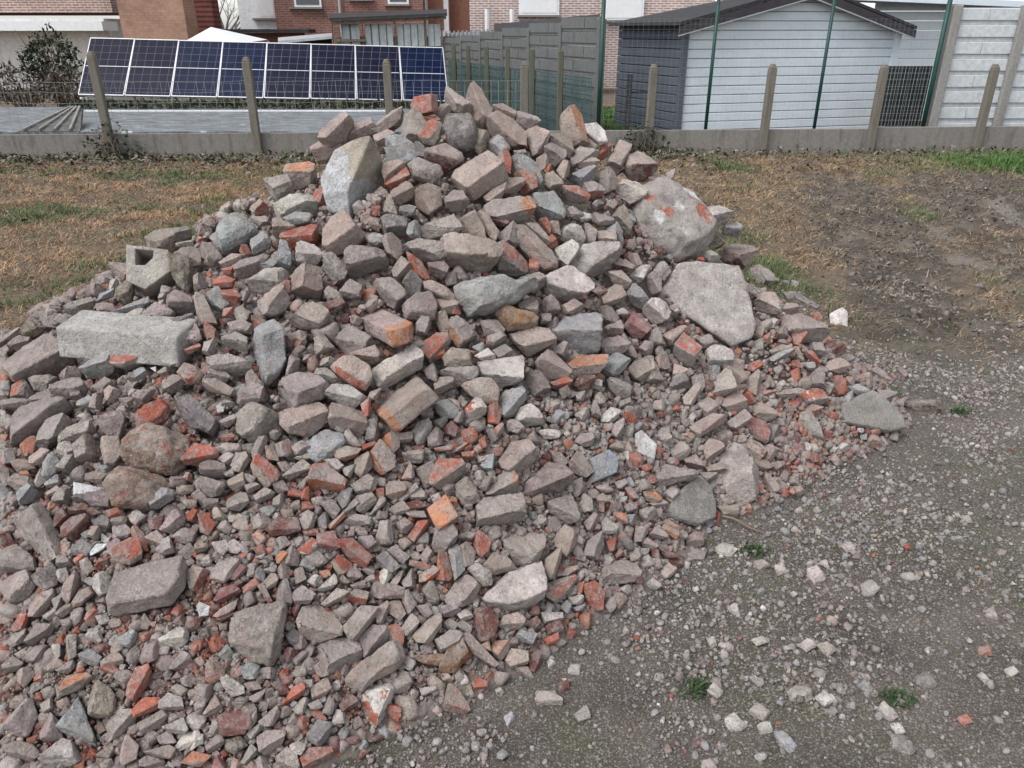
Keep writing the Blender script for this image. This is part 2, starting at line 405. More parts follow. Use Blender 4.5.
TRACE = """T 250 85 1.5625
p 44,32 55,23 61,20 66,24 60,34 52,38 45,36
p 40,42 46,36 53,34 58,38 60,44 52,44 43,48
g 61,38 68,33 78,33 80,36 76,40 66,43
p 61,33 68,26 78,23 80,30 70,33 62,36
pd 79,27 91,17 98,18 96,23 84,32 79,31
p 80,34 88,30 94,33 88,38 81,38
po 23,51 36,49 42,52 42,58 38,63 30,65 24,61
g 8,62 24,59 28,66 27,71 14,76 11,70
r 41,70 48,67 49,76 42,76
b 87,35 98,33 106,38 106,48 98,53 88,48
p 86,50 95,50 100,54 92,60 87,63 85,57
r 87,64 100,54 104,58 92,67
pd 90,68 103,60 106,66 104,72 95,77 91,74
T 390 85 1.5625
B r 27,8 13,8 31,7 27,19 #0
g 31,8 37,4 46,10 53,15 54,20 45,18 36,14
g 29,18 34,13 41,15 36,21 32,25
p 46,9 54,2 59,6 64,15 66,22 60,26 53,21 54,16
k 35,22 41,18 50,20 54,28 54,40 48,43 40,42 37,36 34,29 #1
y 54,28 60,27 64,30 63,40 57,44 54,40
p 66,15 72,14 80,19 79,23 72,22 66,19
g 80,20 83,17 94,21 96,25 88,28 81,24
pd 62,24 68,18 78,22 87,31 86,41 78,41 66,33
pd 87,29 97,26 102,29 100,36 98,43 91,46 88,36
gy 4,25 10,18 19,18 25,27 24,31 17,38 11,36 5,32
pr 19,35 24,30 26,24 33,25 33,33 28,39 22,38
r 22,21 30,21 32,24 25,25
pd 22,46 26,41 34,37 46,45 47,49 42,52 33,57 28,50
k 15,40 19,37 23,42 21,47 16,45
gy 11,51 18,48 25,52 31,53 33,59 27,64 15,60
B p 50,69 74,51 38,58 52,77 #2
b 63,35 69,33 77,38 76,45 70,45 63,42
pr 66,45 74,42 77,48 76,58 73,56
b 78,46 84,45 93,50 97,62 92,66 78,58
ro 78,57 86,56 93,57 93,66 86,70 84,62
p 66,66 72,60 84,60 86,63 82,68 72,70
p 60,72 66,67 73,64 71,74 62,75
g 79,43 86,42 88,46 82,47
p 16,65 23,64 32,66 33,77 25,83 16,77
T 530 85 1.5625
po 20,20 27,16 32,20 34,28 33,33 36,38 28,38 22,30
wl 34,26 42,25 47,30 49,37 44,37 36,31
pd 34,33 40,34 44,40 40,43 33,39
p 13,32 20,31 29,39 28,43 24,46 19,42 12,37
g 9,39 14,38 23,43 22,47 17,52 10,46
g 27,44 32,40 44,43 42,47 30,52 26,53
p 30,48 40,47 43,50 38,54 31,53
r 45,40 50,38 53,38 50,44 46,50 44,46
p 50,48 57,36 63,41 62,47 58,53 50,50
pd 50,49 58,51 60,55 54,58 49,54
pd 61,47 69,44 78,50 81,55 74,61 66,59 61,53
p 75,61 82,57 91,63 88,66 80,67
g 87,57 92,55 93,61 89,62
b 24,59 30,56 40,52 43,54 42,62 34,66 25,65
g 45,56 50,54 57,59 55,66 48,69 45,63
w 55,65 60,60 68,61 73,66 72,73 65,75 58,70
pr 21,66 30,66 37,71 36,75 25,74
wr 33,64 40,62 47,65 48,72 40,73 33,69
p 10,58 15,56 21,61 20,69 14,68 9,64
r 8,53 13,51 16,55 11,59
p 17,55 21,49 26,52 26,57 20,61
p 4,47 9,45 12,51 6,56
T 250 195 1.5625
w 12,9 26,2 40,0 43,6 40,14 30,15 22,10 16,15
b 22,16 30,11 40,13 38,18 28,20
pr 0,9 8,2 12,6 11,13 4,13
g 0,15 10,13 13,18 5,20
y 12,20 18,15 30,22 28,26 18,27 12,24
r 20,25 32,20 42,17 44,26 41,31 34,27 27,34 20,28
b 0,28 10,23 14,28 13,33 3,38
p 47,22 52,14 60,10 69,14 74,22 73,27 63,36 54,38 47,33
w 27,36 32,28 42,33 48,38 42,44 33,43 27,41
g 44,44 52,38 57,42 62,50 60,54 50,58 46,52
p 26,50 35,45 44,47 46,58 45,68 36,67 27,66
b 15,28 24,32 27,40 26,47 18,47 15,38
b 6,44 14,40 17,44 14,48 6,47
w 0,55 10,48 24,48 25,54 18,56 8,62 0,66
r 19,57 25,55 26,64 22,64
wp 4,70 10,62 20,57 25,66 22,74 16,76 8,76
g 61,38 64,35 74,35 84,36 90,44 88,51 76,52 66,53 62,50
k 80,14 86,13 100,15 100,24 97,26 80,23
g 84,0 90,0 94,13 90,13 84,10
k 96,7 102,5 106,8 106,13 100,14 96,12
p 84,28 91,25 97,29 98,36 94,42 88,38
b 78,27 83,26 86,30 80,32
g 58,62 64,54 74,60 72,66 60,66
g 48,62 52,58 59,66 50,69
d 48,69 58,66 61,71 52,76
g 73,60 82,54 90,53 98,62 100,70 94,73 86,66 78,65
T 390 195 1.5625
g 35,3 40,-2 48,-1 50,6 44,13 36,8
g 19,21 40,13 45,22 42,25 24,30 20,26
b 11,20 18,15 20,18 20,28 14,28 11,25
p 44,16 50,10 54,11 60,21 61,29 54,31 48,30
p 56,13 61,12 69,24 66,30 61,24
go 60,9 66,5 88,2 91,9 90,18 82,20 72,16 62,16 #3
d 65,16 70,14 76,18 70,21
g 69,24 78,18 81,20 79,26 82,32 80,36 73,33
p 80,22 86,20 104,36 106,46 98,48 82,33
p 86,20 94,19 102,29 100,33
g 10,32 18,29 34,31 35,40 28,43 20,41
gy 33,28 41,26 48,31 62,30 72,36 68,45 62,52 44,58 38,53 37,43 #4
gr 68,31 72,30 80,37 89,42 88,49 80,53 70,49 72,40
r 89,42 96,45 94,49 88,48
g 80,55 96,48 100,55 98,62 92,62
b 42,60 52,56 66,53 76,57 92,56 93,60 84,66 76,71 66,76 50,78 44,70 #5
p 1,48 9,38 14,46 12,50 4,56
r 11,38 20,43 25,53 23,56 14,49
k 7,56 13,50 20,56 18,66 10,67
p 24,44 34,43 37,47 33,55 27,51
p 20,57 26,56 36,60 42,66 40,70 30,66 22,62
pk 8,71 14,66 26,64 30,72 28,80 10,80
p 28,67 38,66 43,69 40,76 30,75
r 40,72 43,70 45,76 40,76
g 82,70 90,65 95,70 94,77 84,77
T 530 195 1.5625
b 2,0 16,-3 22,8 20,16 10,18 2,8
g 22,10 28,7 34,12 30,16 24,14
w 31,14 35,11 39,13 38,16 33,17
g 38,14 44,10 53,13 52,19 44,20
y 51,8 57,4 62,10 67,23 64,28 58,24 54,15
r 5,17 10,15 13,20 12,25 8,22
r 10,30 14,25 18,27 18,32 13,34
p 12,18 18,17 19,26 14,24
w 19,20 24,18 34,19 35,27 32,35 26,30 19,28
w 16,35 26,29 32,37 28,42 22,46 18,42
b 48,18 54,16 59,23 59,34 54,33 54,24
p 41,24 54,22 54,31 45,32
g 35,18 42,22 41,30 36,32
w 25,46 33,34 42,32 56,32 58,38 53,46 54,52 44,59 32,52
w 9,53 24,46 36,55 40,61 30,66 20,68 10,63
pk 8,67 14,64 18,70 19,76 9,76
p 21,71 28,67 34,72 30,76 21,76
d 40,61 46,58 49,62 44,66
p 45,64 54,58 58,59 61,66 54,71 47,70
pd 54,44 60,42 66,46 62,50 56,49
p 63,39 68,38 71,44 67,47
w 63,52 70,46 77,45 77,49 70,56
g 71,56 78,50 83,55 83,62 77,64
g 78,47 84,42 90,49 85,55 80,52
p 50,50 58,49 64,55 62,60 54,58
b 60,60 68,57 78,68 72,73 64,68
T 670 195 1.5625
w 22,9 30,9 40,13 38,19 30,21 22,19
pd 23,25 30,23 35,28 34,32 27,34
b 34,21 42,19 46,24 42,28 36,27
pd 31,36 42,28 53,33 53,39 49,46 40,43 33,38
w 21,38 26,36 34,42 26,43
r 18,40 22,40 21,43 18,42
gk 47,48 54,44 64,50 70,58 68,63 56,61 50,59
w 52,43 62,48 70,60 72,63 66,59 58,50
p 54,69 58,63 66,63 69,71 67,76 56,73
k 72,62 80,63 95,72 94,75 84,76 76,69
b 70,57 76,54 82,57 81,61 73,61
p 70,76 74,70 80,71 81,76
T 110 195 1.5625
y 20,32 28,22 44,21 51,24 50,27 42,34 39,36 20,37
k 42,23 50,21 52,25 48,28 43,27
w 43,31 52,29 53,32 44,33
gy 43,36 54,32 58,38 59,45 52,46 44,40
mo 39,38 52,42 54,52 51,63 44,57 42,48
b 68,31 77,13 81,12 92,20 95,24 78,36 72,39 68,34 #6
b 64,27 72,21 72,28 68,32
pk 56,33 66,32 72,40 70,46 63,45 58,38
w 87,31 102,23 106,30 104,35 92,38
r 83,36 87,31 90,37 86,39
p 71,44 78,38 85,40 82,46 74,47
g 80,47 90,40 102,40 98,48 84,53
r 66,56 72,51 80,54 78,59 70,60
r 72,48 80,46 82,50 75,52
r 72,62 80,61 84,66 78,70 73,67
b 62,60 70,60 76,70 70,75 65,72
p 56,63 62,62 66,74 60,77 57,72
pk 32,66 40,61 50,64 56,72 50,77 34,74
g 54,52 62,50 63,58 56,62 54,60
k 84,60 90,63 86,68 82,66
b 2,76 18,70 24,66 26,70 18,75
mo 4,62 10,57 16,60 14,70 6,70
p 1,46 12,45 12,52 4,55
w 0,56 5,55 6,60 0,63
r 76,74 78,73 79,77
T 0 290 1.5625
mo 14,28 20,19 30,24 26,29 18,32
p 0,32 12,25 14,28 6,33 0,36
pk 8,33 13,30 20,32 18,37 11,39 7,36
g 2,50 8,47 14,40 34,28 40,40 48,46 46,52 38,56 28,62 18,60 10,58 0,56
k 42,12 46,8 52,12 52,16 42,16
gy 48,8 58,5 61,8 58,12 52,13
pk 60,10 66,8 72,9 74,13 70,17 61,16
b 61,8 64,3 73,0 72,4
b 72,15 82,10 92,5 100,6 96,11 84,14 75,17
w 77,22 84,16 94,14 96,18 90,27 86,29 78,24
pk 93,16 98,11 106,11 112,16 106,23 98,25 93,20
g 0,41 4,42 3,48 0,50
gr 8,61 16,58 19,62 22,67 12,72 7,71
gy 18,57 26,54 36,55 36,60 28,65 20,63
g 34,62 46,56 52,58 56,64 52,69 40,70 34,67
g 20,70 34,63 38,68 28,73 22,72
g 0,72 10,70 22,71 24,76 0,76
b 52,50 58,46 66,44 72,38 78,38 74,46 72,52 64,55 56,56
pr 72,43 90,34 97,36 99,42 92,46 80,50 73,48
g 80,55 85,53 88,57 84,59
b 86,52 92,50 94,54 88,58
b 50,71 56,68 60,70 56,75 50,74
g 60,68 66,66 64,76 58,75
p 66,64 74,60 78,66 72,72 68,70
g 76,70 84,69 85,73 80,75
pk 44,66 50,64 52,69 46,70
W 96,50 100,49 100,53
T 130 290 1.5625
pk 3,67 18,62 20,65 13,70 5,75 3,72
k 24,20 40,16 42,20 38,24 26,26
p 43,4 48,5 52,16 56,22 44,22 42,16
r 60,12 66,12 65,17 60,17
g 66,14 72,11 76,16 74,21 68,20
r 46,26 50,22 55,26 54,31 48,32
g 34,30 36,28 44,26 46,32 40,36 34,34
g 35,24 42,22 44,26 38,28
r 30,26 35,25 33,33 29,34
g 60,32 68,28 75,32 75,38 66,40 60,36
g 63,22 72,20 80,24 76,28 66,27
g 48,34 55,32 57,37 52,42 47,41
g 30,36 37,33 39,36 31,42
r 36,38 44,35 45,37 37,41
w 21,46 25,44 29,47 25,49
y 18,53 22,50 27,50 22,56
W 12,51 16,49 18,52
pr 31,54 36,48 44,50 47,55 45,60 38,61
g 22,59 28,55 35,57 33,62 26,66 22,63
g 48,50 58,48 64,56 60,60 50,57
g 50,44 64,42 76,46 78,50 70,56 60,54 52,49
p 48,58 56,58 66,64 64,68 56,66 48,64
b 76,28 84,22 92,19 99,28 100,46 94,56 88,61 80,54 78,40 #7
p 74,56 78,52 84,60 80,64 74,62
pk 68,65 80,60 89,65 88,70 74,75 68,72
T 0 0 1
S 320,178 337,160 356,152 372,150 384,160 384,178 381,210 372,226 360,215 330,212 324,195 #8
X 631,206 640,190 650,188 671,186 688,187 698,196 705,210 709,226 706,240 699,252 683,260 668,263 653,250 636,233 #9
L 656,298 676,263 696,261 738,266 743,279 748,296 754,326 751,339 731,347 710,334 683,316 #10
g 237,415 250,403 262,398 277,399 279,425 277,440 250,441 238,432 #11
p 279,411 300,405 318,402 324,406 330,420 310,436 290,434 281,425
p 327,409 333,404 365,411 366,427 361,438 331,428
w 797,425 800,413 810,412 820,428 822,440 808,436 #12
r 137,420 148,408 165,402 171,410 166,422 150,432 140,430 #13
k 172,403 190,396 205,410 222,428 215,436 195,425 175,420
mr 120,450 140,435 165,428 188,436 190,460 175,475 150,470 122,462
mr 107,480 120,468 150,472 168,480 172,500 150,512 118,508
r 183,460 195,445 215,450 218,458 200,466 185,464
pg 476,508 483,500 520,494 523,522 502,533 482,533 477,526
g 547,503 571,494 580,520 560,527 550,514
d 471,620 475,610 488,608 497,622 493,636 481,641 471,633
W 634,434 641,430 657,445 654,461 634,452 #14
G 836,405 848,400 868,391 880,398 900,417 903,430 885,434 860,428 838,424 #15
p 297,622 303,608 318,604 332,612 341,627 340,635 318,642 302,636
g 343,628 360,607 376,608 378,620 358,640 349,638
gc 232,618 258,606 290,605 290,625 288,640 272,668 255,660 233,645
B po 395,336 351,313 417,327 398,349 #16
B o 439,526 459,513 427,507 440,536 #17
B g 115,601 181,588 111,572 117,613 #18
T 230 305 1.5625
wp 36,6 44,0 58,-2 64,7 66,11 60,16 48,15 37,12
g 54,22 60,20 67,28 62,34 54,31
g 67,22 76,12 80,14 93,23 92,26 74,32 70,28
p 52,17 56,16 58,20 54,21
p 76,32 92,27 95,32 94,37 86,40 78,36
pr 64,40 72,34 76,34 88,42 90,50 86,55 80,53 70,46
w 61,58 66,52 76,52 84,58 88,59 79,66 70,63
g 52,42 62,40 69,48 64,52 58,48
g 38,35 40,31 45,32 44,42 36,45
gk 25,55 28,49 42,43 54,44 62,52 60,59 44,65 34,67 27,60
r 84,64 90,60 90,70 86,72
g 90,56 96,54 95,60 88,61
T 370 305 1.5625
w 1,42 26,27 32,31 33,40 20,48 8,55 3,48
g 30,12 34,6 41,10 43,17 36,19 30,19
p 42,6 48,5 50,12 49,18 43,15
go 50,14 52,8 56,6 70,18 72,22 68,27 58,29 50,19
pr 33,25 42,19 48,19 51,24 46,31 45,38 38,36 33,30
r 40,31 47,29 46,35 42,35
g 28,24 33,22 35,26 29,28
g 71,10 80,7 86,16 84,18 74,20
g 75,21 85,17 88,23 87,26 78,29 75,25
g 78,30 86,25 92,31 88,34 82,34
ru 80,6 84,3 102,8 108,12 102,15 88,17 84,12
w 69,37 97,33 102,40 101,47 84,53 72,47 #19
w 67,33 75,28 80,34 72,36
b 66,27 72,24 73,29 67,32
r 62,29 68,30 66,32
p 46,34 50,30 64,31 66,39 48,40
g 44,42 52,40 68,40 69,46 58,51 52,54 50,49
g 35,42 40,38 45,42 42,49 37,47
p 41,51 45,47 52,47 52,52 46,57 42,56
B po 15,75 41,54 2,68 18,79 #20
p 58,52 68,49 76,49 82,58 80,64 70,62 64,58
b 82,62 86,56 96,53 99,60 92,71 86,72 82,68
wr 61,66 68,59 74,60 74,70 66,75 61,71
r 75,66 80,62 84,68 82,76 76,75
b 41,64 46,60 52,60 57,66 54,72 46,73
p 50,60 56,62 58,68
p 54,70 60,68 60,74 54,76
w 92,72 96,66 102,64 108,70 110,76 98,79 91,76
g 33,68 40,66 40,72 34,74
T 510 305 1.5625
b 36,6 54,5 61,8 63,20 56,30 40,34 37,28 26,16
g 56,2 66,0 70,8 66,14 60,10
g 61,14 70,10 73,18 64,20
p 0,19 16,14 24,16 28,24 12,33 4,26
m 72,9 80,4 90,15 84,21 78,20 73,14 #21
w 85,2 90,-3 96,-4 103,4 100,9 93,13 88,9
g 57,27 60,22 70,19 76,26 72,31 62,32
p 72,18 80,30 80,34 74,32 71,24
g 81,30 86,23 91,25 92,32 84,33
g 87,18 96,15 100,24 96,29 90,26
gy 74,42 82,34 91,34 95,45 88,50 80,48 74,46
p 16,36 24,29 28,30 39,42 36,46 26,48 20,44
r 26,50 36,46 39,49 36,53 28,52
po 37,38 44,32 62,32 60,38 56,44 42,46
b 57,40 60,34 68,30 76,36 70,44 62,47
g 28,28 34,24 38,27 34,35 29,32
d 40,52 44,46 54,46 52,52 46,55
w 50,50 56,48 61,51 57,54 51,53
g 62,48 70,46 78,54 78,59 70,60 64,54
g 31,53 36,51 39,56 34,60
g 42,56 49,55 48,61 43,61
g 54,58 58,56 61,61 57,64
g 51,60 54,60 58,72 53,71
w 58,72 64,66 71,68 66,75 59,75
g 42,70 48,66 52,68 50,74 43,74
g 91,62 97,61 99,67 92,70
g 70,62 76,60 76,66 70,66
p 93,34 100,30 104,40 95,42
g 10,44 18,40 27,54 26,60 18,60 11,52
T 640 320 1.5625
g 4,14 10,8 14,11 11,16
p 14,10 26,4 30,6 24,14 18,17 15,14
g 9,18 14,17 17,26 12,27
B wr 32,24 20.5,15.5 38,17 33,32
w 42,20 46,16 54,18 60,22 61,26 52,30 44,29
gy 36,12 44,9 48,15 40,18
g 11,24 16,22 21,28 19,36 12,33
g 0,14 6,13 9,20 5,24 0,22
gy 0,24 8,24 13,36 16,42 10,42 0,38
p 22,28 30,32 24,36 21,35
k 18,44 22,36 30,32 36,38 28,47 21,47
g 33,36 40,34 42,42 38,46 34,42
p 27,50 36,40 39,46 34,55 28,54
wp 40,46 47,38 56,30 64,36 64,41 58,46 50,52 43,50
p 52,30 60,26 68,33 68,37 62,42 64,36
p 50,54 62,44 67,52 68,58 58,60
pg 31,57 44,49 50,54 47,62 38,63
p 28,70 46,60 55,62 54,66 34,77 28,74
pd 66,40 74,33 79,42 75,50 69,46
r 64,44 70,46 74,52 68,55
r 74,46 86,45 86,48 75,48
b 80,26 90,20 96,16 97,24 88,28
p 82,20 90,16 96,18 86,24
r 70,28 76,26 78,30 74,34 68,32
gk 72,14 78,12 80,17 75,20
gy 86,46 100,44 104,46 92,52 88,50
p 68,56 78,52 86,58 86,63 78,66 70,60
g 55,66 66,58 70,64 64,70 58,72
pm 65,68 72,63 80,66 82,72 80,79 74,76 68,72
k 80,68 86,64 90,71 88,79 82,79
T 640 410 1.5625
g 8,16 15,11 21,12 24,20 18,26 12,22
g 18,26 26,20 33,24 28,32 20,32
p 28,32 35,29 40,35 36,39 30,36
p 40,24 44,19 49,20 54,24 48,31 42,32
pm 64,22 70,18 77,21 80,26 75,32 68,27
p 77,24 84,22 86,28 82,34 77,31
p 72,32 80,32 84,36 78,40
gb 48,45 50,30 58,22 66,26 74,36 79,44 80,52 70,58 62,62 52,60 48,52 #22
p 80,40 88,48 88,52 82,52 79,46
pk 82,34 92,33 92,40 86,42
p 42,37 50,34 54,37 50,40 44,40
g 38,40 48,40 50,42 44,47
g 8,38 16,35 37,40 34,43 10,51
G 14,66 20,58 26,50 37,42 44,50 47,60 47,70 36,75 22,71 #23
g 12,54 22,49 25,52 20,59
po 2,53 8,50 13,56 10,59 4,58
p 6,60 14,58 17,60 12,64
r 0,36 6,34 7,38 3,40
po 12,73 18,70 23,74 24,77
r 47,66 50,65 52,71 48,74
y 49,62 62,61 62,68 55,69
g 0,64 8,62 10,67 4,72 0,70
T 780 300 1.5625
gy -5,13 0,11 12,9 18,12 33,20 30,26 27,28 20,24 12,22 4,23 -4,20
wl 32,10 40,6 43,9 43,26 38,28 33,24
r 19,11 24,8 28,12 25,15
d 26,14 38,17 36,19 28,18
p 0,6 8,2 11,8 2,10
r 7,22 14,20 18,25 12,30 8,29
g 16,28 26,28 28,36 20,36
d 27,32 32,26 39,28 41,34 34,37 29,36
p 28,42 34,37 40,38 43,43 38,47 30,46
r 15,34 20,33 25,40 22,42
r 6,40 11,38 14,43 9,45
r 6,46 12,44 13,50 9,53
b 16,40 22,40 22,44 17,45
W 41,30 46,33 45,35 41,34
gy 48,34 54,34 55,40 49,41
g 40,36 46,36 47,41 41,42
g 17,50 25,43 28,50 27,57 18,55
g 0,56 12,57 13,60 4,65 0,65
wr 11,62 18,57 26,58 30,64 29,68 18,67
ro 14,70 20,67 26,69 22,75 16,75
g 54,44 60,42 66,46 74,56 70,58 58,52
r 65,70 70,71 73,75 66,76
b 42,56 50,54 56,58 50,61
b 40,62 46,58 47,64 42,67
pk 72,44 78,42 82,48 78,52 72,49
d 68,47 74,50 72,53 68,51
kd 80,66 92,63 102,66 102,72 90,76 80,72
r 33,48 41,51 41,60 36,61
gk 62,58 74,60 70,66 64,66
gy 72,66 80,63 78,70
T 0 390 1.5625
g 6,20 12,12 20,10 30,7 42,8 46,12 36,16 24,24 18,34 8,38 5,34
g 22,24 30,18 40,16 45,18 44,26 36,32 28,38 21,35
g 34,33 44,25 58,21 62,26 52,30 46,35 36,36
pk 64,25 66,17 74,9 80,18 77,30 68,29
p 62,36 66,32 76,31 78,42 74,48 66,47 64,42
g 48,36 58,28 64,30 62,40 56,48 50,46
w 34,40 38,35 44,33 48,38 48,43 38,44
b 26,46 34,41 38,46 36,53 30,58 27,52
g 36,50 42,43 49,43 48,50 40,54
b 12,66 18,58 24,62 24,68 18,72 13,73
p 6,60 10,54 18,56 18,62 10,64
o 13,53 17,52 19,55 14,56
g 22,58 27,50 30,58 25,62
p 0,48 6,52 7,60 0,64
g 0,40 8,38 10,46 4,48 0,46
p 18,42 26,37 32,40 26,48 20,47
p 8,46 16,44 22,50 12,53
g 34,70 38,64 45,64 44,72 37,74
W 47,59 67,63 60,68 47,68 #24
k 47,69 50,66 55,67 54,72 48,72
v 56,66 66,64 73,67 71,75 60,74 56,71
p 30,66 36,62 38,64 34,68
b 30,60 36,55 40,58 36,62 31,63
p 56,54 62,52 68,54 64,60 56,58
T 130 390 1.5625
W 55,10 58,8 61,10 60,14 56,15
g 60,6 66,8 66,10 58,10
g 58,20 66,16 68,20 62,24
g 56,38 60,34 71,35 71,40 60,42
g 57,44 62,40 66,42 63,48
g 65,48 68,41 74,41 76,46 72,52 67,52
pg 78,40 82,31 88,31 86,40 80,46
pr 87,37 93,36 95,45 88,44
pr 78,50 82,41 96,53 94,58 87,63 80,55
gr 93,34 98,30 104,34 102,42 95,42
pk 44,49 52,45 60,48 62,56 54,56 46,54
p 62,58 72,53 74,60 66,64
g 41,60 46,56 60,60 62,66 52,69 43,64
b 13,70 20,63 27,65 28,70 20,76 14,75
g 40,68 44,64 50,70 46,74
g 47,70 56,70 56,76 48,76
g 62,70 66,64 74,66 76,72 70,77 63,76
g 72,62 80,60 84,62 80,66 73,66
g 80,68 86,63 92,66 90,71 82,72
g 92,70 98,66 100,70 96,76 92,74
p 92,60 98,58 101,64 94,66
g 60,53 65,50 66,55 62,55
p 95,47 100,46 102,50 98,52
g 74,54 80,56 78,60 74,59
r 58,30 64,28 67,30 62,33
T 280 400 1.5625
b 16,26 30,18 40,22 41,28 34,36 24,41 20,38
w 41,22 44,19 52,30 50,32 42,28
ro 35,33 42,30 51,32 48,36 42,39 36,37
r 53,29 60,27 61,29 54,32
ro 57,36 64,26 73,36 73,43 65,48 58,42
po 66,24 72,20 76,22 76,30 72,34 66,28
k 56,14 62,13 64,22 60,27 55,25
g 36,14 40,13 42,20 38,21 34,18
w 84,22 88,15 94,13 97,18 94,26 88,28
p 76,22 84,21 84,27 78,28
g 8,30 14,26 19,30 17,34 10,35
g 10,37 18,34 20,37 14,39
ro 18,52 21,42 28,41 42,52 40,57 34,63 22,60 18,56 #25
w 28,39 36,38 42,44 38,47 30,43
w 40,44 48,42 46,50 42,48
p 48,38 56,34 60,42 52,50 48,46
g 46,55 56,48 62,52 60,58 50,61
k 36,62 42,56 46,58 44,66 40,69
g 8,45 14,39 20,44 12,48 6,51 2,48
g 12,54 18,49 18,56 13,57
r 13,58 18,56 18,64 14,63
r 11,67 18,65 21,69 16,72
r 6,58 13,58 13,62 6,61
po 68,56 70,52 78,53 80,58 74,65 68,61
g 76,64 86,54 88,58 80,64
p 78,50 83,41 86,48 82,54
g 86,42 94,37 98,42 96,54 92,58
g 79,34 92,32 97,34 90,40 80,40
g 84,60 90,57 94,62 90,65 84,64
d 82,66 88,64 93,68 84,71
g 70,70 78,65 82,70 76,75
g 80,71 92,71 93,75 84,75
r 61,58 66,57 66,63 62,63
g 40,72 48,63 50,66 43,73
g 49,62 58,60 62,65 54,73 49,70
g 58,73 64,63 68,64 62,73
g 26,66 34,64 38,70 34,76
g 13,74 18,71 23,74 22,77
p 0,38 6,41 4,45 0,45
T 420 400 1.5625
pr 6,48 12,38 26,39 28,44 24,56 20,60 6,54
p 21,12 26,8 28,14 24,17
w 9,14 16,11 19,15 12,18
m 16,18 20,14 24,18 22,23 17,21
g 5,24 10,18 16,22 14,28 6,32
ro 47,19 52,15 55,20 50,23
g 56,14 62,12 66,18 64,22 56,19
w 76,20 82,19 89,20 88,24 80,25
g 43,20 46,19 50,24 46,27
r 38,26 42,23 44,27 42,33 39,31
ro 34,32 38,28 40,32 36,35
ro 10,31 20,29 19,32 11,33
ro 18,34 29,28 28,32 20,34
r 27,34 34,33 33,38 28,38
b 39,42 42,36 49,35 49,42 44,46
g 36,36 42,36 40,40 36,39
p 50,40 58,28 68,26 74,34 72,46 66,51 58,46 52,44
go 42,58 56,42 60,46 64,54 64,59 50,61 43,61 #26
g 38,56 42,49 47,51 42,58
gc 22,54 30,50 36,58 38,66 28,68 23,62
g 30,66 36,66 34,70 28,70
pk 67,54 74,48 82,40 90,42 97,52 95,58 84,62 70,68 66,60
p 84,34 90,34 94,40 88,44
p 0,44 5,40 10,46 8,52 2,56
T 540 420 1.5625
B- 31,25 44,19 51,25 49,34 40,38 32,41 28,42 34,34 #27
p 18,28 24,20 30,25 34,33 28,37 20,33
g 26,9 33,8 34,16 28,17 22,14
g 46,4 52,0 54,8 50,12 46,9
p 44,18 50,14 54,20
g 20,40 26,38 28,46 22,49
w 24,52 28,48 33,51 33,57 29,60
g 62,62 68,56 74,60 70,67 64,66
w 38,66 42,62 49,67 48,72 42,73 37,70
ro 47,60 54,60 55,66 49,67
b 55,61 62,61 58,69 54,66
p 36,50 40,47 44,52 38,54
d 38,54 42,53 41,59 38,58
pr 54,44 58,43 63,50 58,51
ro 64,30 68,29 71,32 66,33
g 48,40 54,38 56,43 50,44
g 36,43 42,41 46,45 40,47
g 52,56 58,53 62,58 56,60
p 28,66 34,60 38,64 36,72 30,70
T 0 500 1.5625
g 6,18 16,10 27,4 33,12 38,22 42,34 36,40 26,42 20,38 12,28 #28
g 0,34 12,30 22,38 23,45 10,48 0,46
g 0,52 14,46 22,45 24,54 16,66 8,66 0,58
d 0,24 6,22 10,30 4,33 0,32
w 6,12 9,6 14,10 12,14 7,15
g 22,46 32,40 38,46 36,54 28,58 22,52
g 33,38 40,36 46,39 46,44 38,43
w 36,46 42,44 44,50 40,54
d 35,12 38,6 46,4 46,10 40,16 36,17
d 46,6 52,2 56,4 56,9 48,9
d 40,18 46,12 56,10 58,14 50,20 48,26 41,22
d 56,6 60,5 64,8 58,10
r 66,8 74,5 78,8 74,11 68,12
k 60,14 66,10 71,14 70,18 62,18
gy 57,22 60,18 66,16 70,20 64,24 60,28
k 44,34 52,25 59,30 56,36 50,34
W 57,34 62,28 69,28 66,32 58,36
v 68,30 74,25 78,28 74,34 70,34
pr 70,34 80,26 90,27 91,38 84,42 75,40
g 72,18 80,16 84,20 80,26 73,24
w 82,10 88,7 94,12 90,17 84,14
g 72,12 80,10 82,15 72,16
ro 84,20 87,17 92,22 95,32 90,32 86,26
p 94,24 100,20 104,24 102,30 95,28
m 95,12 100,6 104,12 102,18 97,18
r 48,38 52,34 58,34 54,38 50,42
g 50,40 56,38 60,44 54,50
po 42,54 48,47 52,50 51,58 44,66 40,60
po 46,66 50,60 58,56 61,60 52,68 47,69
g 34,64 40,61 41,66 36,70
p 20,66 28,60 34,58 36,66 26,74 20,74
w 60,50 66,46 72,50 71,58 64,61 60,56
p 36,72 44,66 46,70 40,75
r 56,72 60,70 63,72 60,77 55,76
r 8,75 16,72 18,77
g 28,74 34,70 36,72 32,77
T 140 500 1.5625
pk 13,18 22,6 26,4 30,10 28,16 20,22
r 30,10 34,6 38,9 36,14 31,13
pr 38,10 42,9 48,15 44,22 39,20
g 22,23 28,18 36,20 37,25 32,28 25,27
g 11,32 14,25 20,23 24,28 23,33 16,35
p 34,30 38,27 43,29 42,33 36,34
w 47,28 55,26 56,32 53,35 48,34
w 56,29 60,25 66,30 62,34 57,33
w 39,38 44,35 47,38 45,42 40,43
g 45,48 50,38 58,36 64,40 62,46 54,53 47,52
m 58,50 64,42 68,44 66,50 60,51
pr 30,48 34,43 40,42 44,46 42,52 37,59 32,56
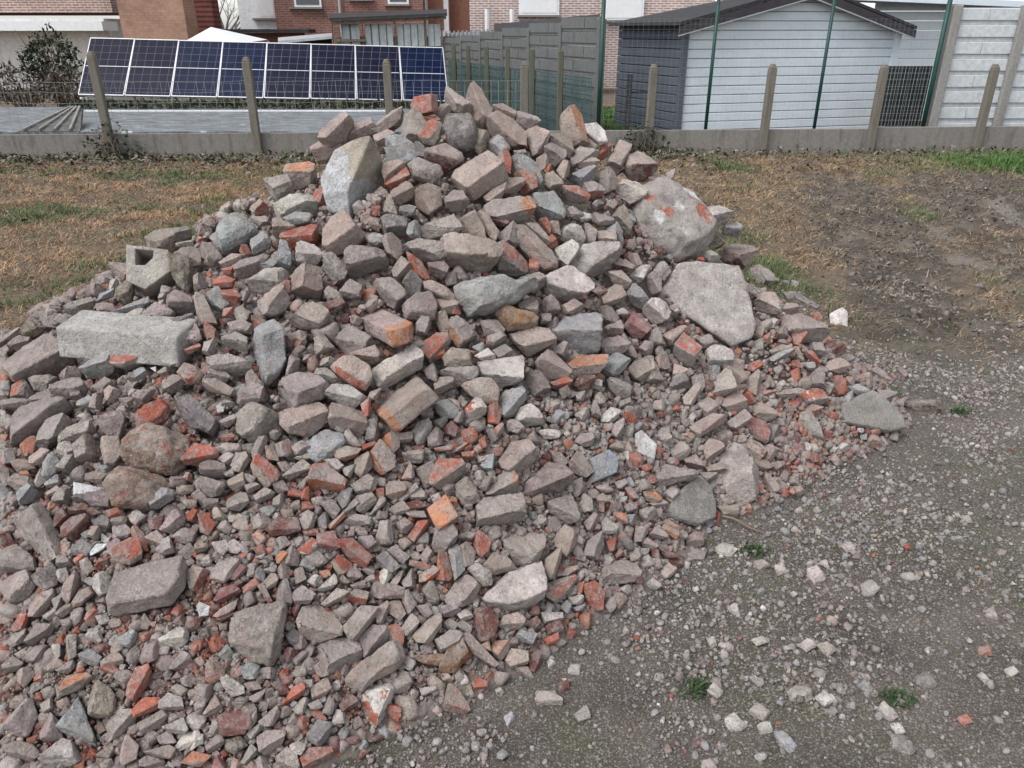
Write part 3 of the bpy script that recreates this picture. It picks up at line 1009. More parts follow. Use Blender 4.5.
m 48,64 52,57 60,55 64,59 57,66 50,65
ro 52,70 62,64 60,70 54,76 48,74
W 36,68 38,65 45,68 44,74 38,75
o 87,36 91,33 94,35 90,40 88,40
pk 92,34 98,29 102,34 101,42 94,41
p 88,45 92,40 97,44 95,50 90,50
p 78,54 84,47 89,49 86,55 80,58
ro 76,56 79,54 84,64 82,66
g 85,58 90,52 94,51 97,62 96,69 88,65
g 69,42 75,41 74,48 69,49
b 73,50 76,43 80,46 79,52
g 79,45 86,42 88,45 80,48
d 81,19 88,11 100,12 102,20 94,22 85,23
ro 66,56 74,50 76,54 68,61
w 73,37 80,34 79,38
w 76,40 80,38 83,42
k 60,36 70,39 68,43
b 63,33 66,31 69,33 66,36
g 88,25 93,23 96,28 90,31
T 280 510 1.5625
g 13,6 18,1 23,4 21,11 15,12
k 24,6 29,2 32,6 29,12 25,10
ro 31,10 40,2 41,5 33,12
r 14,13 22,12 25,16 17,16
m 24,16 34,14 38,24 30,27 24,24
r 37,20 46,19 58,29 54,37 46,34 40,26
g 41,8 48,3 58,5 58,9 50,10 43,11
g 50,18 58,17 62,22 58,27 51,22
g 61,20 64,8 71,8 72,20 66,27 62,24
g 74,9 80,5 85,9 82,15 76,14
r 82,17 88,8 95,7 94,12 86,20
k 87,21 92,16 96,18 94,22
p 76,20 80,18 85,22 82,27 77,24
g 81,3 93,2 92,5 84,6
g 69,26 74,23 82,30 78,34 70,33
k 62,30 68,27 76,36 70,40 62,35
pr 82,32 92,34 96,37 94,39 82,35
g 90,30 94,24 98,28 97,33 92,34
pk 4,30 8,23 13,28 13,36 6,36
wr 12,25 20,18 24,22 22,28 14,28
g 17,30 24,26 30,33 24,36 19,34
b 13,36 16,30 22,37 18,40
pr 33,34 38,29 46,34 44,40 38,42
g 42,40 48,36 52,42 46,46
w 17,46 22,42 27,43 26,48 20,52
w 24,51 34,42 37,46 28,55
g 8,54 14,48 22,54 18,60 10,60
p 27,60 36,51 43,53 34,64
pr 43,56 48,51 56,53 54,60 47,61
g 58,52 62,45 70,50 79,50 78,56 64,57 59,55
w 64,40 68,37 72,41 68,48 64,46
gy 70,48 76,40 82,38 74,48
g 78,46 84,38 88,38 86,52 80,50
g 78,54 82,52 87,60 82,66 79,62
g 89,48 98,46 102,56 98,62
p 69,60 76,57 80,66 76,70 70,66
p 61,64 68,59 72,66 66,74 62,72
r 8,64 11,58 13,60 10,68
p 0,36 4,34 8,40 6,44 0,44
p 8,40 14,37 16,44 10,47
g 0,46 4,46 8,56 4,60 0,60
y 38,46 40,42 44,46 40,48
g 46,48 54,45 57,49 48,51
g 55,44 60,41 61,46 56,48
g 53,38 58,35 62,38 58,42
p 56,60 60,56 62,60
g 88,62 94,61 97,66 92,70
T 420 510 1.5625
g 8,22 10,12 21,10 24,24 16,27 9,27
r 34,16 38,14 45,19 43,26 38,30 33,22
b 18,26 24,22 27,28 28,38 22,44 20,34
g 23,17 30,14 34,16 32,20 25,20
p 25,24 30,21 36,27 33,35 28,36
ro 12,28 17,28 18,36 21,42 18,45 10,44 12,36
ro 0,42 8,36 14,40 10,45 0,46
g 30,38 36,34 45,40 45,48 40,49 34,43
w 33,34 38,31 39,34
p 40,36 46,28 56,32 62,38 50,41 46,42
gy 52,16 60,13 80,14 84,24 76,34 66,38 60,33 54,24
p 84,20 92,10 99,15 100,22 92,30
w 40,57 50,48 56,40 68,40 76,34 78,44 78,56 70,66 52,68 46,62 #29
wr 79,48 90,44 98,42 101,47 96,56 86,59 80,55
pg 16,56 24,45 30,42 38,48 36,58 26,62 18,61
g 0,48 10,45 15,52 10,62 4,58
v 10,62 20,61 26,64 22,68 12,68
p 50,74 54,68 62,66 66,70 64,76 56,79
p 80,32 88,25 92,30 90,42 82,44 79,40
pr 90,42 94,37 100,36 98,42
w 78,66 90,66 90,70 80,73
b 90,62 94,58 97,62 94,66
T 550 520 1.5625
gk 24,14 32,8 35,16 32,24 24,28 22,22
g 32,30 36,26 50,26 55,29 56,34 52,40 38,41 32,36 #30
r 36,14 42,11 44,18 38,20
r 42,22 46,17 47,22 43,25
g 50,20 54,17 58,20 57,25 52,26
p 59,14 62,12 68,16 65,20 60,18
wp 71,32 76,28 82,33 78,36 72,38
d 68,16 80,22 82,24 74,24
d 76,26 83,24 85,29 80,31
p 86,12 92,8 100,8 100,14 94,18 88,17
g 88,22 94,18 100,22 98,26 90,26
r 21,42 28,40 34,46 33,57 26,58 23,50 #31
ro 17,42 21,40 21,46 18,48
w 12,50 20,48 23,52 20,54 14,54
b 15,56 22,54 22,58 16,58
d 0,66 6,64 8,70 2,73
po 70,6 76,1 82,7 80,12
g 63,10 68,4 74,10 72,12 66,12
g 55,4 62,6 60,13 54,14
r 52,36 58,36 58,40 54,41
w 60,42 66,37 70,42 66,46
T 0 610 2.0568
g 13,15 18,7 26,8 25,12 16,17
g 2,18 6,12 12,10 12,15 4,19
p 2,27 6,23 11,26 8,30 3,30
p 8,30 14,28 17,31 12,37 9,34
g 12,24 18,17 24,18 20,24 13,26
w 25,18 29,17 29,22 26,24
g 31,22 33,13 37,13 37,22 33,24
w 41,13 44,9 48,10 50,14 45,18
b 58,14 64,10 68,13 63,19 60,18
w 47,3 52,2 53,6 48,7
r 42,4 45,0 48,2 46,8 43,7
r 6,9 10,2 14,3 12,9 8,10
w 78,14 86,9 91,9 92,14 85,21 79,18
b 39,22 44,19 49,23 47,27 40,27
g 28,29 35,24 37,27 33,31
p 50,25 56,20 60,24 58,29 50,28
r 47,29 54,26 58,30 52,32
po 30,38 33,32 42,31 45,33 40,38 32,41
wp 24,38 28,37 32,40 28,43
y 40,39 48,35 54,38 58,46 50,58 46,55
p 51,51 59,46 60,48 53,52
b 27,46 36,41 38,42 44,56 48,66 48,75 44,72 36,64 30,60 27,52 #32
r 63,36 66,30 72,27 74,33 70,40 66,44 62,41
r 65,48 70,43 77,43 77,48 66,52
p 68,55 80,48 81,52 78,57 70,60
w 77,46 82,41 88,43 89,48 85,52 80,50
g 52,58 56,49 64,49 66,54 60,60 54,63
w 80,57 89,53 91,58 87,64
w 86,66 90,59 98,61 98,65 88,68
w 90,54 94,50 100,52 99,57 94,58
g 66,64 74,59 79,62 72,67
g 77,62 82,59 85,64 79,66
p 71,69 82,66 87,69 82,72 72,71
g 65,75 72,71 79,73 80,77
p 57,68 62,61 67,66 66,72 60,75
g 47,71 54,65 57,70 54,72
ro 89,74 94,69 102,71 97,76
g 18,58 24,50 30,56 30,62 22,66
g 2,50 10,44 16,44 18,52 14,60 7,64 3,60
p 3,66 10,64 16,66 20,70 12,75 6,72
w 20,72 30,63 38,65 40,72 34,76 26,77
r 16,44 20,40 21,44
g 20,46 25,43 26,47 22,50
g 88,32 92,29 95,32 93,37 89,36
g 82,40 86,36 91,39 90,42
p 83,34 86,30 88,33
g 83,28 88,20 92,22 94,27 88,30
p 66,8 70,2 73,6 71,10
r 79,4 83,2 83,6
T 190 610 2.0568
g 58,16 70,14 80,13 84,22 80,27 68,31 62,24
g 82,14 88,8 94,8 98,15 90,22 85,24
ro 94,9 100,7 104,10 103,16 98,16
p 76,33 82,28 96,18 102,17 104,24 100,29 90,34 82,42 77,39 #33
wr 82,44 88,37 98,36 99,44 94,52 90,57 84,50
r 45,46 50,38 55,36 55,41 48,47
pr 59,38 66,33 70,35 66,41 60,43
g 60,26 64,25 67,31 62,33
b 25,28 30,25 34,27 33,33 27,33
w 15,34 19,31 26,35 26,40 20,42
d 40,36 45,34 48,40 44,41
m 14,52 18,49 28,49 30,54 26,60 15,61
w 28,54 32,49 32,54 29,58
g 34,54 42,47 45,50 40,56 35,56
g 9,61 12,51 14,54 14,60
w 0,53 6,50 8,55 3,58
w 0,60 4,59 6,64 0,68
mo 17,63 24,61 28,66 22,70 17,68
g 8,66 14,60 17,64 12,70 9,69
g 25,74 30,65 33,68 30,75
w 28,60 33,56 36,58 31,63
g 33,62 37,59 46,59 44,66 38,71 34,68
wp 42,72 47,67 51,70 53,77 44,77
r 54,72 58,67 68,67 69,70 62,77 56,77 #34
w 49,66 53,63 56,66 54,70 50,69
k 57,60 62,54 68,55 69,62 64,66 58,65
r 59,50 63,49 66,53 62,54
g 63,46 66,42 70,44 69,50 66,52
w 69,56 71,49 75,50 75,57 71,58
d 73,46 77,40 81,44 80,48 74,49
g 50,48 55,43 58,44 54,51
g 58,46 62,44 64,47 60,49
d 75,63 81,61 83,64 78,65
d 86,63 92,61 93,63 88,64
d 82,72 84,68 87,69 86,73
d 84,58 87,55 87,59
p 7,50 12,42 17,44 15,49 8,52
g 29,42 36,39 34,44 30,45
p 27,36 32,34 34,38 29,39
m 46,20 50,17 51,23 47,25
k 47,12 50,9 54,12 52,17 48,16
pk 50,16 54,12 57,17 52,20
g 50,24 56,19 57,22 52,26
r 13,4 18,0 21,2 16,5
T 380 590 2.0568
g 4,46 10,38 17,43 12,50 7,50
g 11,18 16,10 19,14 17,20 13,22
p 16,22 24,14 29,12 29,18 24,26 18,25
g 27,24 34,20 41,20 38,27 30,30
ru 15,33 28,32 38,35 36,38 22,36
ru 32,30 40,25 43,32 36,40 28,40
pg 40,23 43,21 58,37 56,38 44,30
g 37,17 40,15 44,18 43,22 38,21
w 38,12 42,9 45,13 41,16
gk 29,18 34,14 38,17 36,20
d 71,16 76,13 78,18 74,21
b 64,26 68,20 74,21 79,23 76,26
g 70,20 74,18 76,22
d 80,18 87,15 89,20 82,22
r 80,24 86,21 86,25 82,27
po 48,28 53,24 54,30
po 54,30 55,25 62,25 63,30 58,35 55,33
p 61,34 64,29 71,30 71,36 64,38
d 72,33 76,30 80,34 77,41 73,39
pd 66,38 72,38 74,43 68,43
r 45,45 48,43 52,45 51,49 46,49
pr 27,58 28,48 34,46 38,49 43,58 40,60 30,60
w 20,48 26,47 28,49 21,51
wp 76,54 78,50 84,51 88,54 88,56 78,58
w 90,40 93,36 98,37 97,41 94,43
w 80,36 84,33 86,36 83,40
w 88,43 93,44 91,46
w 94,60 100,56 102,62 97,64
d 86,46 91,44 92,49 88,50
b 60,62 64,60 66,64 62,67
T 684 513 3.32
Pw 37,17 40,16 43,20 40,22 37,19
Pw 40,15 43,14 44,17
Pw 53,22 56,20 59,23 57,25 54,25
Pw 65,19 69,18 70,20 67,21
Pw 31,54 34,52 39,54 38,57 32,57
Pw 39,56 42,53 45,57 42,59
Pb 52,52 54,50 58,54 56,56
Pw 57,60 60,57 65,61 62,63
Pk 62,67 66,67 71,71 68,73 63,71
Pw 62,64 65,63 67,66 64,67
Pg 19,60 22,57 26,60 24,63
Pw 12,62 15,60 19,64 17,66 13,65
Pb 27,66 30,66 34,70 32,73 28,69
Pw 27,16 30,15 31,18 28,19
Pw 7,54 9,51 12,54 10,56
Pw 13,29 16,27 17,30 15,31
Pk 69,50 73,48 76,52 72,54
Pr 82,62 85,61 87,63 84,64
Pw 9,10 13,9 16,11 14,14 10,13
Pg 20,15 24,14 26,16 22,18
Pw 47,10 50,9 52,11 49,12
Pw 22,64 26,63 27,66 23,67
Pw 34,40 37,38 40,40 37,42
Pg 40,40 43,39 46,41 43,44
Pw 96,47 99,46 101,48 98,50
Pw 88,49 90,48 93,51 91,52
Pw 83,1 86,1 87,3 84,3
Pw 7,38 9,37 10,40 8,41
Pw 20,38 24,37 25,39 22,40
Pw 5,75 8,74 10,77 5,78
Pg 90,30 93,28 95,32 91,32
Pr 88,41 92,40 93,43 89,43
"""
LAND = {  # landmarks of the heap: label, short reference, name, category
 0: ('bright red broken brick perched on the crest of the rubble heap', 'the red crest brick', 'broken_brick', 'brick'),
 1: ('rounded dark grey pitted lump just below the red crest brick', 'the round dark lump', 'concrete_chunk', 'concrete chunk'),
 2: ('whole pinkish brick lying slanted near the top, long flat face up', 'the whole slanted top brick', 'brick', 'brick'),
 3: ('grey brick with an orange scuffed end, below the whole slanted top brick', 'the orange-ended grey brick', 'broken_brick', 'brick'),
 4: ('large tan grey mortar chunk with a pale end, middle of the upper heap', 'the big tan mortar chunk', 'concrete_chunk', 'concrete chunk'),
 5: ('wide bluish grey jagged stone directly under the big tan mortar chunk', 'the wide bluish jagged stone', 'concrete_chunk', 'stone'),
 6: ('pale bluish granite-like block tilted at the left shoulder of the heap', 'the tilted granite block', 'stone_block', 'stone block'),
 7: ('tall bluish grey rough block standing upright left of centre', 'the tall upright block', 'concrete_chunk', 'stone'),
 8: ('large slanted slab, pale bluish white with a tan upper corner, upper left of the heap', 'the white and tan slab', 'concrete_slab', 'concrete slab'),
 9: ('big grey boulder speckled with red brick bits on the right shoulder', 'the red-speckled boulder', 'concrete_boulder', 'boulder'),
 10: ('largest pale flat concrete slab lying below the red-speckled boulder', 'the large pale slab', 'concrete_slab', 'concrete slab'),
 11: ('squarish grey block face-on, left of the middle of the heap', 'the squarish grey block', 'concrete_chunk', 'stone block'),
 12: ('rounded white stone at the right foot of the heap', 'the round white stone', 'stone', 'stone'),
 13: ('smooth red boulder set in the mossy mortar on the left', 'the smooth red boulder', 'stone', 'stone'),
 14: ('white diamond-shaped tile shard lying right of the middle', 'the white diamond shard', 'tile_shard', 'tile shard'),
 15: ('flat pale boulder in weeds at the far right foot of the heap', 'the flat pale boulder', 'concrete_boulder', 'boulder'),
 16: ('whole mortar-crusted brick with an orange broken right end, heap centre', 'the orange-tipped brick', 'brick', 'brick'),
 17: ('bright orange cube-like broken brick in the lower middle', 'the orange brick cube', 'broken_brick', 'brick'),
 18: ('grey weathered brick lying alone among small rubble at lower left', 'the lower left brick', 'brick', 'brick'),
 19: ('pale whitish brick lying level near the middle of the heap', 'the pale level brick', 'broken_brick', 'brick'),
 20: ('long dusty brick with an orange left corner, centre of heap', 'the orange-cornered brick', 'brick', 'brick'),
 21: ('dark pinkish red brick half on end below the pale chunks', 'the maroon brick', 'broken_brick', 'brick'),
 22: ('big pale two-sided rock at the right foot beside the gravel', 'the big foot rock', 'concrete_chunk', 'stone'),
 23: ('rounded flat grey plate leaning at the foot of the heap', 'the leaning round plate', 'stone_plate', 'stone slab'),
 24: ('clean white tile shard at left above the purple stone', 'the left white shard', 'tile_shard', 'tile shard'),
 25: ('large orange-pink broken stone in the rubble below centre', 'the orange-pink stone', 'broken_brick', 'brick'),
 26: ('pale triangular chunk with an orange patch, lower centre', 'the orange-patched triangle', 'concrete_chunk', 'concrete chunk'),
 27: ('blue-grey flat slate shard right of the lower centre', 'the blue slate shard', 'slate_shard', 'slate shard'),
 28: ('large grey angular lump at the left edge of the photo', 'the left grey lump', 'concrete_chunk', 'concrete chunk'),
 29: ('large white speckled chunk with an orange dot at the lower foot', 'the white speckled chunk', 'concrete_chunk', 'concrete chunk'),
 30: ('grey square-ended brick piece lying on the foot by the gravel', 'the foot brick', 'broken_brick', 'brick'),
 31: ('orange-red crumbly brick standing at the foot of the heap', 'the standing orange brick', 'broken_brick', 'brick'),
 32: ('long bluish white shard pointing down at the lower left corner', 'the long bluish shard', 'concrete_chunk', 'stone'),
 33: ('rounded long pinkish brick at the lower edge of the heap', 'the rounded long brick', 'brick', 'brick'),
 34: ('bright orange-red wet stone at the bottom edge of the photo', 'the bright red stone', 'broken_brick', 'brick'),
}
CWORD = {'p': 'pinkish', 'g': 'grey', 'w': 'whitish', 'b': 'bluish grey', 'k': 'dark grey', 'y': 'tan', 'r': 'red', 'o': 'orange', 'd': 'dark maroon',
         'm': 'dusky red', 'v': 'purple', 'pd': 'dark-bottomed pinkish', 'pr': 'red-patched', 'po': 'orange-patched', 'pm': 'maroon-stained',
         'go': 'orange-stained grey', 'gr': 'red-stained grey', 'wr': 'red-stained whitish', 'ro': 'orange-red', 'gy': 'tan grey', 'gk': 'dull dark grey',
         'pk': 'purplish', 'pg': 'pinkish grey', 'wp': 'pale pink', 'mo': 'mossy brown', 'ru': 'rusty', 'gc': 'crumbly grey', 'gb': 'pale grey', 'kd': 'dark brown',
         'mr': 'reddish brown', 'W': 'clean white', 'wl': 'white flat', 'G': 'grey', 'L': 'pale', 'S': 'white', 'X': 'grey', 'B-': 'blue-grey'}

items = []
ox = oy = 0; sc = 1
for ln in TRACE.strip().split('\n'):
    tk = ln.split()
    if not tk: continue
    if tk[0] == 'T': ox, oy, sc = float(tk[1]), float(tk[2]), float(tk[3]); continue
    lm = None
    if tk[-1].startswith('#'): lm = int(tk[-1][1:]); tk = tk[:-1]
    box = tk[0] == 'B'
    code = tk[1] if box else tk[0]
    pts = [tuple(float(v) for v in t.split(',')) for t in tk[2 if box else 1:]]
    pts = [(ox + x * sc, oy + y * sc) for x, y in pts]
    if box:
        P, A, B, Cc = [Vector(p) for p in pts]
        outl = [A, A + (B - P), B, B + (Cc - P), Cc, A + (Cc - P)]; outl = [(v.x, v.y) for v in outl]
    else: outl = pts
    ar = abs(sum(outl[i][0] * outl[(i + 1) % len(outl)][1] - outl[(i + 1) % len(outl)][0] * outl[i][1] for i in range(len(outl)))) / 2
    items.append(dict(code=code, pts=pts, box=box, lm=lm, outl=outl, ar=ar, cx=sum(p[0] for p in outl) / len(outl), cy=sum(p[1] for p in outl) / len(outl)))
# the traced pixel outlines are also the mask that keeps the small fill out from in front of the big pieces
for it in items:                                   # near-duplicates from overlapping measurements
    it['dup'] = False
for i, a in enumerate(items):
    for b in items[:i]:
        if not b['dup'] and math.hypot(a['cx'] - b['cx'], a['cy'] - b['cy']) < .30 * math.sqrt(min(a['ar'], b['ar'])) and .4 < a['ar'] / b['ar'] < 2.5:
            (a if b['lm'] is not None or a['lm'] is None else b)['dup'] = True; break
items = [i for i in items if not i['dup']]
stones = [i for i in items if i['code'][0] != 'P' or i['code'] in PAL]
peb = [i for i in items if i not in stones]
stones.sort(key=lambda i: -(i['ar'] + (1e6 if i['lm'] is not None else 0) + (150 if i['code'] == 'W' else 0)))
NIND = 292
single, rest = stones[:NIND], stones[NIND:]

# ---- labels
REFS = [(i['cx'], i['cy'], LAND[i['lm']][1]) for i in single if i['lm'] is not None]
REFS += [(117, 338, 'the long concrete beam'), (150, 277, 'the hollow block')]
WEEDS = [(755, 551, 'large low green weed between the gravel and the heap foot', 'the large low weed'), (895, 699, 'bushy green weed sprig in the gravel near the bottom right', 'the bushy weed sprig'),
         (697, 689, 'small thin weed sprig in the gravel near the bottom middle', 'the thin weed sprig'), (787, 448, 'green grass tuft under the round white stone', 'the grass tuft'),
         (793, 485, 'thin green grass blades below the grass tuft at the heap foot', None), (880, 395, 'grass clump behind the flat pale boulder', None), (960, 412, 'green weed beyond the flat pale boulder', None)]
PREFS = [(w[0], w[1], w[3]) for w in WEEDS if w[3]] + [r for r in REFS if r[2] in ('the flat pale boulder', 'the leaning round plate', 'the bright red stone')]
def direction(dx, dy):
    a = math.degrees(math.atan2(-dy, dx)) % 360
    return ['right of', 'above right of', 'above', 'above left of', 'left of', 'below left of', 'below', 'below right of'][int((a + 22.5) // 45) % 8]
def kindof(it):
    c = it['code']
    if c == 'W': return 'tile_shard', 'tile shard', 'tile shard'
    if c[0] in 'prodm' and c not in ('pk', 'pg', 'mo', 'mr'): return 'broken_brick', 'brick', 'brick piece'
    if c == 'pg' or c == 'wp': return 'broken_brick', 'brick', 'brick piece'
    if c in ('b', 'v', 'k', 'kd', 'pk', 'gk'): return 'stone', 'stone', 'stone'
    if c in ('mo', 'mr'): return 'mortar_clod', 'mortar clod', 'mortar clod'
    if c == 'ru': return 'rusty_flake', 'stone', 'flake'
    return 'concrete_chunk', 'concrete chunk', 'concrete chunk'
def describe(lst, refs, noun=None):
    for it in lst:
        if it['lm'] is not None: continue
        xs = [p[0] for p in it['outl']]; ys = [p[1] for p in it['outl']]
        # principal direction of the outline
        X = np.array(it['outl']) - np.mean(it['outl'], axis=0); ev, _ = np.linalg.eigh(X.T @ X)
        asp = math.sqrt(ev[1] / max(ev[0], 1e-3))
        # size measured at the stone's distance
        _, _, dep = project(np.array(hit(it['cx'], it['cy'])))
        cm = math.sqrt(it['ar']) * float(dep) / F
        if noun: size = 'big' if cm > .038 else 'small' if cm < .028 else ''
        else: size = 'large' if cm > .125 else 'small' if cm < .075 else ''
        shp = 'long' if asp > 1.9 else ''
        col = CWORD.get(it['code'].lstrip('P') if it['code'] not in CWORD else it['code'], 'grey')
        it['desc'] = ' '.join(w for w in (size, shp, col, noun or kindof(it)[2]) if w)
        rx = min(refs, key=lambda r: math.hypot(r[0] - it['cx'], r[1] - it['cy']))
        it['ref'] = rx[2]; it['dir'] = direction(it['cx'] - rx[0], it['cy'] - rx[1]); it['dist'] = math.hypot(rx[0] - it['cx'], rx[1] - it['cy'])
    grp = {}
    for it in lst:
        if it['lm'] is None: grp.setdefault((it['desc'], it['dir'], it['ref']), []).append(it)
    ordw = ['second nearest', 'third nearest', 'fourth nearest', 'fifth nearest']; numw = ['', '', 'two', 'three', 'four', 'five', 'six', 'seven']
    for (d, di, rf), g in grp.items():
        g.sort(key=lambda i: i['dist'])
        for k, it in enumerate(g):
            if len(g) == 1: it['label'] = f'{d} {di} {rf}'
            else:
                o = 'nearest' if k == 0 else 'farthest' if k == len(g) - 1 else ordw[k - 1]
                if len(g) == 2: o = 'nearer' if k == 0 else 'farther'
                it['label'] = f'{o} of the {numw[min(len(g), 7)]} {d}s {di} {rf}'
describe(single, REFS); describe(peb, PREFS, 'pebble')

GROUPS = {'broken_brick': 'broken bricks in the rubble heap', 'brick': 'whole bricks on the heap', 'concrete_chunk': 'concrete and mortar chunks in the heap', 'stone': 'stones in the heap',
          'tile_shard': 'white tile shards on the heap', 'mortar_clod': 'mortar clods in the heap', 'rusty_flake': 'rusty flakes in the heap'}
restV = []; FOOT = []
random.seed(2024)
def pick_builder(it):
    c = it['code']
    if it['box']: return box_stone
    if c in ('W', 'B-', 'G', 'L', 'wl', 'X', 'mo', 'mr', 'gc', 'ru') or c[0] == 'P' or it['lm'] in (1, 12, 13, 15, 33): return poly_stone
    if len(it['pts']) == 3: return poly_stone
    return block_stone if random.random() < .97 else poly_stone
for it in single + rest:
    try:
        bm, C, s, n = pick_builder(it)(it['pts'], it['code'])
    except Exception as ex:
        print('stone failed', it['code'], it['pts'][:2], ex); continue
    if it in single:
        nm = LAND[it['lm']][2] if it['lm'] is not None else kindof(it)[0]
        me = stone_mesh(bm, it['code'], n, s, nm, VDIR if it['lm'] in (16, 20) else Vector((.8, -.25, .5)).normalized() if it['lm'] in (3, 26) else None)
        o = link(nm, me); o.location = C
        if it['lm'] is not None: tag(o, LAND[it['lm']][0], LAND[it['lm']][3], GROUPS.get(nm))
        else: tag(o, it['label'], kindof(it)[1], GROUPS.get(nm))
    else:
        me = stone_mesh(bm, it['code'], n, s, 'tmp')
        V = np.empty(len(me.vertices) * 3); me.vertices.foreach_get('co', V); V = V.reshape(-1, 3) + np.array(C)
        Fa = np.empty(len(me.polygons) * 3, int); me.polygons.foreach_get('vertices', Fa)
        def ga(nm, k):
            a = np.empty(len(V) * k); me.attributes[nm].data.foreach_get('color' if k == 4 else 'value', a); return a.reshape(-1, k)
        FOOT.append((V, Fa.reshape(-1, 3))); restV.append((V, Fa.reshape(-1, 3), ga('ca', 4)[:, :3], ga('cb', 4)[:, :3], ga('pf', 1)[:, 0]))
        bpy.data.meshes.remove(me)
for it in peb:
    bm, C, s, n = poly_stone(it['pts'], it['code'])
    o = link('pebble', stone_mesh(bm, it['code'], n, s, 'pebble')); o.location = C
    tag(o, it['label'], 'pebble', 'larger pebbles on the gravel')

# ------------------------------------------------------------------ the long concrete beam and the hollow block
def rough_box(name, o0, va, vb, vc, s, rough, code, n, tgt, bev=.03):
    bm = bmesh.new(); vs = {}
    for i in (0, 1):
        for j in (0, 1):
            for l in (0, 1): vs[i, j, l] = bm.verts.new(o0 + va * i + vb * j + vc * l)
    for ks in (((0,0,0),(1,0,0),(1,1,0),(0,1,0)), ((0,0,1),(0,1,1),(1,1,1),(1,0,1)), ((0,0,0),(0,0,1),(1,0,1),(1,0,0)),
               ((0,1,0),(1,1,0),(1,1,1),(0,1,1)), ((0,0,0),(0,1,0),(0,1,1),(0,0,1)), ((1,0,0),(1,0,1),(1,1,1),(1,1,0))): bm.faces.new([vs[k] for k in ks])
    finish(bm, s, rough, bev, tgt); return bm
_s = hit(118, 342); B0 = at(55, 327, _s.y - .045); B1 = at(176, 337, _s.y - .105)
vx = B1 - B0; vx *= 1.0
vd = Vector((0, -.02, -.092)); vb = Vector((vx.y * -1, vx.x, 0)).normalized() * .13 + Vector((0, 0, .012))
bm = rough_box('beam', Vector(), vx, vb, vd, .12, .13, 'g', None, .016, .03)
me = stone_mesh(bm, 'be', Vector((0, -.6, .8)), .12, 'concrete_beam'); o = link('concrete_beam', me); o.location = B0
tag(o, 'long straight grey concrete beam half buried at the left side of the heap', 'concrete beam')
# hollow block: bottom, four sides, open pocket
HB = hit(152, 275); n, e1, e2 = plane_for(HB, .45)
q = [Vector((a.x, a.y)) for a in to_plane([(131, 251), (172, 256), (176, 276), (150, 295), (131, 286)], HB, n, e1, e2)]
inn = [Vector((a.x, a.y)) for a in to_plane([(140, 255), (158, 257), (157, 264), (150, 271), (140, 271)], HB, n, e1, e2)]
if area2(q) < 0: q.reverse(); inn.reverse()
bm = bmesh.new(); k = 5
def rg(pl, h): return [bm.verts.new(e1 * a.x + e2 * a.y + n * h) for a in pl]
ob, of, jf, jb = rg(q, -.10), rg(q, .05), rg(inn, .05), rg(inn, -.045)
for a, b in ((ob, of), (of, jf), (jf, jb)):
    for i in range(k): bm.faces.new((a[i], a[(i + 1) % k], b[(i + 1) % k], b[i]))
bm.faces.new(jb); bm.faces.new(list(reversed(ob)))
finish(bm, .09, .3, .02, .009)
me = stone_mesh(bm, 'gb', n, .09, 'hollow_block'); o = link('hollow_block', me); o.location = HB
tag(o, 'pale grey hollow concrete block with a square pocket at the left shoulder', 'concrete block')

# ------------------------------------------------------------------ small fill: mask of what is already built
MASK = np.zeros((H, W), bool)
for ob in [o_ for o_ in COL.objects if o_.type == 'MESH']:
    me = ob.data; n_ = len(me.vertices); V = np.empty(n_ * 3); me.vertices.foreach_get('co', V); V = V.reshape(-1, 3) + np.array(ob.location); Fa = np.empty(len(me.polygons) * 3, int); me.polygons.foreach_get('vertices', Fa); FOOT.append((V, Fa.reshape(-1, 3)))
for V, Fa in FOOT:
    a, b, c = V[Fa[:, 0]], V[Fa[:, 1]], V[Fa[:, 2]]; Q = np.concatenate([V] + [a * u + b * v + c * (1 - u - v) for u, v in ((.5, .5), (.5, 0), (0, .5), (.33, .33), (.66, .17), (.17, .66), (.17, .17))])
    Q = Q[Q[:, 2] > hsurf(Q[:, 0], Q[:, 1]) - .012]; qx, qy, _ = project(Q); k = (qx >= 0) & (qx < W) & (qy >= 0) & (qy < H); MASK[qy[k].astype(int), qx[k].astype(int)] = True
def dil(m):
    r = m.copy(); r[1:] |= m[:-1]; r[:-1] |= m[1:]; r[:, 1:] |= m[:, :-1]; r[:, :-1] |= m[:, 1:]; return r
MASK = dil(MASK); MASK = ~dil(~MASK)
DIST = np.where(MASK, 0., 40.)
for _ in range(30):
    D2 = DIST.copy()
    D2[1:] = np.minimum(D2[1:], DIST[:-1] + 1); D2[:-1] = np.minimum(D2[:-1], DIST[1:] + 1)
    D2[:, 1:] = np.minimum(D2[:, 1:], DIST[:, :-1] + 1); D2[:, :-1] = np.minimum(D2[:, :-1], DIST[:, 1:] + 1)
    DIST = D2

